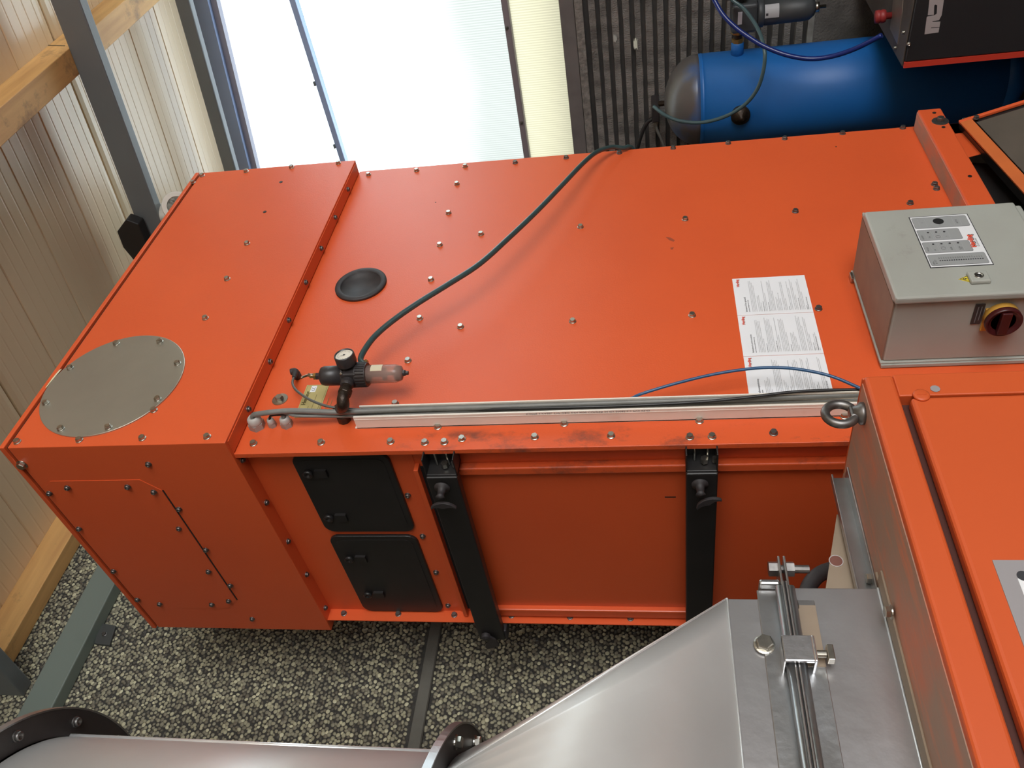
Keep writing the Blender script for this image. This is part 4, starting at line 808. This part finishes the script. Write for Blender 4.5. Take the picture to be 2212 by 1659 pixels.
# lifting eye
ec = P(1880, 893, 2, uz_); ec.y = -.412
ec = Vector((P(1877, 893, 1, -.412).x, -.412, uz_))
pit = P(1826, 893, 1, -.412); rr_ = .0190
eo = part('lifting_eye', MB().lathe([(.0155, 0), (.0155, .006), (.0115, .010), (.0095, .016)], (ec.x, ec.y, uz_), (0, 0, 1), 24), DSTEEL, FN, 0, 2, 'forged steel lifting eye bolt')
zc_ = uz_+.010+rr_+.002; ring = []; yaw = math.radians(2); dxy = Vector((math.cos(yaw), math.sin(yaw), 0))
N = 40; segs = 14; vs = []; fs = []
for i in range(N):
    a = 2*PI*i/N; rad = dxy*math.cos(a)+Vector((0, 0, 1))*math.sin(a); cpt = Vector((ec.x, ec.y, zc_))+rad*rr_; nn = dxy.cross(Vector((0, 0, 1)))
    for k in range(segs):
        q = 2*PI*k/segs; vs.append(cpt+(rad*math.cos(q)+nn*math.sin(q))*.0062)
for i in range(N):
    for k in range(segs): fs.append((i*segs+k, i*segs+(k+1) % segs, ((i+1) % N)*segs+(k+1) % segs, ((i+1) % N)*segs+k))
part('eye_ring', MB().add(vs, fs, True), DSTEEL, eo)
part('eye_neck', MB().box(ec.x-.010, ec.x+.010, ec.y-.007, ec.y+.007, uz_+.004, uz_+.020), DSTEEL, eo, 0.003)
# angle bracket and gusset at the rear edge of the top
ybk = -.262; bz = P(1797, 1030, 1, ybk).z
part('angle_bracket', MB().box(-1.2, P(1797, 1028, 1, ybk).x, ybk-.0025, ybk, bz-.002, bz+.0).box(-1.2, P(1822, 1032, 1, ybk).x, ybk, ybk+.003, uz_, bz).box(-1.2, P(1797, 1028, 1, ybk).x, ybk-.004, ybk+.008, bz-.0015, bz+.001), GALV2, FN, 0.0006)
part('angle_foot', MB().box(-1.2, -.30, ybk-.022, ybk+.002, uz_+.001, uz_+.004), GALV2, FN, 0.001)
g_ = [P(1808, 1110, 1, -.245), P(1783, 1275, 1, -.245), P(1783, 1275, 1, -.245)+Vector((-.08, 0, 0)), P(1850, 1290, 1, -.245)+Vector((-.08, 0, 0)), P(1850, 1160, 1, -.245)]
part('gusset_plate', MB().prism(g_, (0, .003, 0)), TAN, FN)
hc = P(1806, 1212, 1, -.2455)
part('gusset_hole', MB().lathe([(.0085, 0), (.0085, .0006), (0, .0006)], hc, (0, -1, 0), 28, False), mat('rusty_recess', (0.16, 0.06, 0.045), 0.7), FN); part('hole_rim', MB().ring(.0095, .0084, 0, .0009, hc, (0, -1, 0), 28), EDGE, FN)
bolt(HEX, P(1886, 1250, 2, uz_+.001), 'z', FN, 'bolt')
# black hose end behind bracket
tag(part('black_pipe_bend', MB().tube([(-.36, -.12, -1.20), (-.375, -.12, -1.155), (-.41, -.12, -1.13), (-.47, -.12, -1.125), (-.55, -.12, -1.14)], .012, 14, 6), RUBBER), 'short black rubber bend between the duct collar and the tan gusset', 'pipe')

# ================================================================== GALVANISED DUCT
ycol = P(1905, 1271, 2, uz_).y; xcr = P(1905, 1271, 2, uz_).x; xcl = -1.40; ybk2 = .15
zj = P(1690, 1270, 1, ycol).z; zct = P(1571, 1293, 1, ycol).z; xtr = P(1571, 1293, 1, ycol).x
print('collar', ycol, xcr, zj, zct)
DU = thing('air_duct', 'galvanised steel air duct widening from round pipe to a box above the near cabinet', 'duct', (-.95, -.1, uz_))
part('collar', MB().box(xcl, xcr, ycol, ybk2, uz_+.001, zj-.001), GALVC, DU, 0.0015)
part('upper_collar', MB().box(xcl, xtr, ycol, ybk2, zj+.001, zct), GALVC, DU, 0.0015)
part('corner_seam', MB().tube([(xcl, ycol-.0005, uz_+.0045), (xcr, ycol-.0005, uz_+.0045)], .0018, 8, 0), EDGE, DU)
part('top_seam', MB().tube([(xcl, ycol-.0003, zct), (xtr, ycol-.0003, zct)], .0014, 8, 0), EDGE, DU)
part('base_angle', MB().box(xcl, xcr+.010, ycol-.026, ycol, uz_+.001, uz_+.004).box(xcl, xcr+.022, ycol-.004, ycol-.001, uz_+.001, uz_+.004), TAN, DU, 0.0008)
bolt(HEX, P(1926, 1322, 2, uz_+.004), 'z', DU)
# flanged joint
fl = part('joint_flange', MB().box(xcl, xcr-.006, ycol-.026, ycol, zj+.001, zj+.0035).box(xcl, xcr-.006, ycol-.003, ycol, zj+.004, zj+.033), GALV2, DU, 0.0008)
fl2 = part('joint_flange', MB().box(xcl, xcr-.006, ycol-.026, ycol, zj-.0035, zj-.001).box(xcl, xcr-.02, ycol-.003, ycol, zj-.036, zj-.004), GALV2, DU, 0.0008)
for s_, zz in ((1, zj+.0066), (-1, zj-.0066)):
    part('rolled_bead', MB().tube([(xcl, ycol-.018, zz), (xcr-.012, ycol-.020, zz)], .0056, 14, 0), GALV2, DU)
part('gasket', MB().box(xcl, xcr-.004, ycol-.022, ybk2, zj-.001, zj+.001), BLACK, DU)
cpx = xcr+.024
part('corner_lug', MB().box(xcr-.04, cpx+.010, ycol-.022, ycol+.012, zj+.001, zj+.004).box(xcr-.04, cpx+.010, ycol-.022, ycol+.012, zj-.006, zj-.003), GALV2, DU, 0.001)
part('corner_channel', MB().box(xcr-.005, xcr+.003, ycol-.016, ycol+.014, zj+.004, zj+.030), GALV2, DU, 0.003)
part('lug_bolt', MB().lathe([(.010, 0), (.010, .011)], (cpx, ycol-.006, zj+.004), (0, 0, 1), 6, False).lathe([(.0055, 0), (.0055, .042)], (cpx, ycol-.006, zj-.036), (0, 0, 1), 16, False).lathe([(.010, 0), (.010, .011)], (cpx, ycol-.006, zj-.017), (0, 0, 1), 6, False), DSTEEL, DU)
k0 = P(1700, 1378, 1, ycol-.026); k1 = P(1700, 1434, 1, ycol-.026)
cl = part('flange_clamp', MB().box(k1.x, k0.x, ycol-.034, ycol-.028, zj-.020, zj+.015).box(k1.x, k0.x, ycol-.034, ycol-.002, zj+.012, zj+.015).box(k1.x, k0.x, ycol-.034, ycol-.002, zj-.023, zj-.019), mat('bright_zinc', (0.75, 0.76, 0.78), 0.25, 0.9, (0.6, 0.6, 0.62), 60, 0.7, bump=0.04, bscale=120), DU, 0.003)
xm = (k0.x+k1.x)/2
part('clamp_screw', MB().lathe([(.0045, 0), (.0045, .018)], (xm, ycol-.020, zj-.036), (0, 0, 1), 14, False).box(xm-.010, xm+.010, ycol-.026, ycol-.014, zj-.044, zj-.036), STEEL, cl, 0.001)
bolt(BIG, P(1651, 1393, 1, ycol-.003), '-y', DU)
w = P(1712, 1300, 1, ycol-.003)
part('slot_plate', MB().box(xcr-.11, xcr-.028, ycol-.0045, ycol-.003, zj-.036, zj-.008), TAN, DU); part('slot_screw', MB().tube([w, w+Vector((-.010, -.004, 0))], .0065, 12, 0), DSTEEL, DU)
# transition, rectangle to round
pcx, pcy, pr_, pR = -.957, -.156, .255, .290; z1, z2 = -.671, -.128
def loft(n=24):
    """square to round: four ruled sheets that meet in folded edges at the corners"""
    b = MB(); cor = [(xtr, ycol), (xtr, ybk2), (xcl, ybk2), (xcl, ycol)]
    for q in range(4):
        c0, c1 = cor[q], cor[(q+1) % 4]; vs = []
        for i in range(n+1):
            t = i/n; a = -PI/4+q*PI/2+t*PI/2
            top = Vector((pcx+pr_*math.cos(a), pcy+pr_*math.sin(a), z1)); bot = Vector((c0[0]*(1-t)+c1[0]*t, c0[1]*(1-t)+c1[1]*t, zct)); vs += [bot, top]
        b.add(vs, [(2*i, 2*i+2, 2*i+3, 2*i+1) for i in range(n)], True)
    return b
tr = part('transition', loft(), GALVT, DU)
a_ = math.radians(-45); part('fold_highlight_strip', MB().tube([(xtr, ycol, zct), (pcx+pr_*math.cos(a_), pcy+pr_*math.sin(a_), z1)], .0011, 8, 0), EDGE, DU)
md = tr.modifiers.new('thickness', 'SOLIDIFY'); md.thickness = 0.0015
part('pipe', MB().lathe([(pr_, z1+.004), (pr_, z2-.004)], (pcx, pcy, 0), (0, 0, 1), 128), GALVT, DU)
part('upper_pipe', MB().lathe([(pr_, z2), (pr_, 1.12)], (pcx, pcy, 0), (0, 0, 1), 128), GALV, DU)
sa = math.radians(-22); sp_ = Vector((pcx+pr_*math.cos(sa), pcy+pr_*math.sin(sa), 0))
dn = Vector((math.cos(sa), math.sin(sa), 0))
part('pipe_seam', MB().tube([sp_+Vector((0, 0, z1)), sp_+Vector((0, 0, z2))], .0035, 8, 0), EDGE, DU)
for zz, nm in ((z1, 'lower'), (z2, 'upper')):
    rg_ = part('flange_ring', MB().ring(pR, pr_-.003, 0, .004, (pcx, pcy, zz), (0, 0, 1), 128), DARKR, DU, 0, 2, nm+' dark flange ring around the duct')
    part('ring_rim', MB().ring(pR+.0012, pR-.001, -.001, .009, (pcx, pcy, zz), (0, 0, 1), 128), GALV2, rg_)
    for k in range(16):
        a = math.radians(-34+k*22.5 if zz == z1 else -44+k*22.5); w = Vector((pcx+math.cos(a)*(pr_+.018), pcy+math.sin(a)*(pr_+.018), zz)); bolt(HEX if zz == z1 else SOCKD, w, '-z', DU)

# ================================================================== AIR RECEIVER, FILTERS, COMPRESSOR
tx, ty, trd = 2.45, .467, .192; tz0 = P(1508, 224, 0, tx).z; tz1 = P(1435, 223, 0, tx).z; th = tz1-tz0
TK = thing('air_receiver', 'blue upright compressed air tank behind the machine', 'tank', (tx, ty, FZ))
part('tank_shell', MB().lathe([(trd, -1.20), (trd, 0)], (tx, ty, tz0), (0, 0, 1), 64), BLUE, TK)
part('tank_dome', MB().lathe([(trd*math.cos(a), th*math.sin(a)) for a in [PI/2*i/14 for i in range(14)]]+[(0, th)], (tx, ty, tz0), (0, 0, 1), 64), DUSTB, TK)
part('tank_bottom', MB().lathe([(0, -1.34), (trd*.6, -1.30), (trd*.9, -1.25), (trd, -1.20)], (tx, ty, tz0), (0, 0, 1), 48), BLUE, TK)
part('weld_seam', MB().ring(trd+.0015, trd-.002, -.003, .003, (tx, ty, tz0-.012), (0, 0, 1), 64), BLUE, TK)
for a in (0.4, 2.5, 4.6): part('foot', MB().box(tx+math.cos(a)*trd*.8-.02, tx+math.cos(a)*trd*.8+.02, ty+math.sin(a)*trd*.8-.02, ty+math.sin(a)*trd*.8+.02, FZ, tz0-1.2), BLUE, TK)
# hand-hole fitting facing the camera
fw_ = P(1597, 238, 0, tx-trd*.75); dv = Vector((-.80, -.60, 0))
o_ = Vector((tx, ty, fw_.z))+Vector((fw_.x-tx, fw_.y-ty, 0)).normalized()*trd; dv = (o_-Vector((tx, ty, o_.z))).normalized()
part('tank_plug', MB().lathe([(.040, -.012), (.040, .012), (.034, .016), (.026, .016), (.024, .03), (.012, .032), (.012, .05), (0, .05)], o_, dv, 28), BROWNF, TK)
nz = P(1593, 100, 0, tx).z; part('tank_nozzle', MB().lathe([(.026, -.02), (.026, .045), (.022, .05)], (tx, ty-trd, nz), (0, -1, 0), 24), BLUE, TK)
part('nozzle_union', MB().lathe([(.024, .05), (.024, .065), (.017, .067), (.017, .085), (.030, .088), (.030, .10)], (tx, ty-trd, nz), (0, -1, 0), 8, False), BRASS, TK)
# inline filters
yfl = ty-trd-.16; fz_ = P(1605, 50, 0, tx).z
FL = thing('line_filter', 'dark grey cylindrical compressed air filter fitted to the blue tank', 'filter', (tx, yfl, nz-.3))
hz = [P(q, 45, 0, tx).z for q in (1578, 1612, 1634, 1756)]
part('filter_head', MB().box(tx-.045, tx+.045, yfl-.055, yfl+.060, hz[2], hz[0]), FILTG, FL, 0.012, 3)
part('head_collar', MB().lathe([(.052, hz[2]-.0), (.055, hz[2]-.006), (.055, hz[2]-.022), (.050, hz[2]-.026)][::-1], (tx, yfl, 0), (0, 0, 1), 36), FILTG, FL)
part('filter_bowl', MB().lathe([(0, hz[3]), (.030, hz[3]), (.046, hz[3]+.02), (.048, hz[3]+.05), (.050, hz[2]-.024)], (tx, yfl, 0), (0, 0, 1), 40), FILTG, FL)
part('bowl_drain', MB().lathe([(0, hz[3]-.045), (.007, hz[3]-.045), (.007, hz[3]-.02), (.02, hz[3]-.018), (.02, hz[3])], (tx, yfl, 0), (0, 0, 1), 12), STEEL, FL)
def wrap(a0, a1, z0, z1, r, m, nm):
    b = MB(); n = 8
    for i in range(n):
        q0 = math.radians(a0+(a1-a0)*i/n); q1 = math.radians(a0+(a1-a0)*(i+1)/n)
        b.add([(tx+math.cos(q0)*r, yfl+math.sin(q0)*r, z0), (tx+math.cos(q1)*r, yfl+math.sin(q1)*r, z0), (tx+math.cos(q1)*r, yfl+math.sin(q1)*r, z1), (tx+math.cos(q0)*r, yfl+math.sin(q0)*r, z1)], [(0, 1, 2, 3)])
    return part(nm, b, m, FL)
wrap(175, 235, P(1678, 45, 0, tx).z, P(1648, 45, 0, tx).z, .0515, mat('pale_filter_label', (0.40, 0.40, 0.42), 0.5), 'filter_label')
wrap(186, 196, P(1655, 45, 0, tx).z, P(1650, 45, 0, tx).z, .0520, INKD, 'label_print')
part('head_label', MB().box(tx-.047, tx-.045, yfl-.03, yfl+.02, P(1600, 45, 0, tx).z, P(1591, 45, 0, tx).z), mat('white_tag', (0.55, 0.54, 0.6), 0.5), FL)
part('inlet_block', MB().box(tx-.04, tx+.04, yfl-.20, yfl-.075, hz[1], hz[0]+.03).lathe([(.02, 0), (.02, .03)], (tx, yfl-.085, (hz[0]+hz[1])/2), (0, 1, 0), 16, False), FILTG, FL, 0.008)
part('outlet_pipe', MB().lathe([(.018, 0), (.018, .05)], (tx, yfl+.055, nz), (0, 1, 0), 20, False), BROWNF, FL)
cab('wall_hose', [P(1568, -22, 0, tx-.05), P(1582, 0, 0, tx-.07), P(1606, 18, 0, tx-.10), P(1630, 50, 0, tx-.16), P(1645, 82, 0, tx-.22), P(1652, 115, 0, tx-.28), P(1649, 152, 0, tx-.30), P(1636, 192, 0, tx-.30), P(1610, 225, 0, tx-.29), P(1570, 250, 0, tx-.27), P(1520, 264, 0, tx-.25), P(1472, 262, 0, tx-.22), P(1437, 249, 0, tx-.18), P(1412, 230, 0, tx-.12)], .0075, mat('grey_green_hose', (0.055, 0.10, 0.11), 0.3), 'grey green hose looping in front of the blue tank', 'hose')
cab('navy_hose', [P(1532, -25, 0, tx-.1), P(1543, 0, 0, tx-.12), P(1562, 32, 0, tx-.16), P(1590, 60, 0, tx-.2), P(1625, 85, 0, tx-.24), P(1655, 102, 0, tx-.27), P(1700, 119, 0, tx-.3), P(1750, 127, 0, tx-.32), P(1800, 121, 0, tx-.34), P(1850, 104, 0, tx-.37), P(1905, 76, 0, tx-.41)], .0092, HOSEN, 'dark blue hose sagging from the filter to the black compressor', 'hose')
cl_ = P(1413, 238, 0, XW-.12)
t = thing('wall_coupling', 'dark hose coupling on the ribbed wall beside the blue dome', 'coupling', cl_)
part('coupling_body', MB().box(cl_.x-.03, cl_.x+.1, cl_.y-.03, cl_.y+.05, cl_.z-.025, cl_.z+.012), BLACKP, t, 0.006)
part('coupling_valve', MB().lathe([(.012, 0), (.012, .06), (.02, .062), (.02, .08)], cl_+Vector((0, -.03, -.02)), (0, 0, -1), 12), BROWNF, t)
cab('drop_cable', [cl_+Vector((0, .04, 0)), P(1398, 265, 0, XW-.12), P(1385, 292, 0, XW-.12), P(1376, 325, 0, XW-.12), P(1372, 360, 0, XW-.12)], .010, CABLEB, 'dark cable curving down the ribbed wall, left of the blue dome', 'cable')
cab('drop_cable', [cl_+Vector((0, .04, -.02)), P(1418, 275, 0, XW-.12), P(1428, 300, 0, XW-.12), P(1441, 330, 0, XW-.12)], .007, CABLE, 'thin grey cable hanging between the ribbed wall and the blue dome', 'cable')
# compressor
cx0 = 1.9; cyl = .146; czt = P(1948, 145, 0, cx0).z
CP = thing('compressor', 'black and red compressor housing in front of the blue tank', 'compressor', (cx0+.2, -.3, FZ))
part('housing', MB().box(cx0, 2.75, -1.1, cyl, FZ+.02, czt-.004), ANTH, CP, 0.004)
part('front_panel', MB().box(cx0-.008, cx0, -1.1, cyl-.022, FZ+.05, czt-.006), ANTH, CP, 0.003)
part('red_stripe', MB().box(cx0-.009, cx0, cyl-.020, cyl, FZ+.05, czt-.004), REDST, CP)
part('top_deck', MB().box(cx0+.002, 2.75, -1.1, cyl-.002, czt-.004, czt), ANTHD, CP, 0.002)
cpn = [P(1954, 103, 2, czt+.002), P(1930, 62, 2, czt+.002), P(1931, -15, 2, czt+.002), P(1957, -15, 2, czt+.002)]
part('control_plate', MB().prism([p for p in (P(1940, 96, 2, czt), P(1924, 62, 2, czt), P(1931, 0, 2, czt), P(1934, -20, 2, czt), P(1953, -20, 2, czt), P(1950, 25, 2, czt))], (0, 0, .003)), mat('brushed_plate', (0.26, 0.22, 0.19), 0.35, 0.5, (0.2, 0.16, 0.14), 20, 0.6), CP)
eb_ = P(1927, 33, 2, czt)
part('stop_button', MB().lathe([(.012, 0), (.012, .022), (.022, .024), (.024, .034), (.022, .040), (.021, .042), (.024, .045), (.022, .058), (0, .060)], eb_, (0, 0, 1), 28), REDK, CP)
for q in ((1953, 70), (1935, 103)): bolt(SOCK, P(*q, 2, czt+.001), 'z', CP, 'screw')
bolt(SOCK, P(1963, 95, 0, cx0-.008), '-x', CP, 'screw')
# stylised letters on the front, traced on the panel plane
def poly_x(pts, m, nm):
    return part(nm, MB().prism([P(a/7.373+1860, b/7.373, 0, cx0-.008) for a, b in pts], (-.0012, 0, 0)), m, CP)
poly_x([(1010, 545), (1046, 275), (1060, 262), (1175, 240), (1205, 215), (1212, 85), (1185, 70), (1165, 85), (1158, 235), (1062, 240), (1085, 20), (1100, -120), (1330, -150), (1318, 0), (1283, 240), (1240, 320), (1140, 335), (1130, 350), (1262, 342), (1248, 428), (1118, 436), (1112, 450), (1246, 440), (1232, 515)], LOGOG, 'front_lettering')
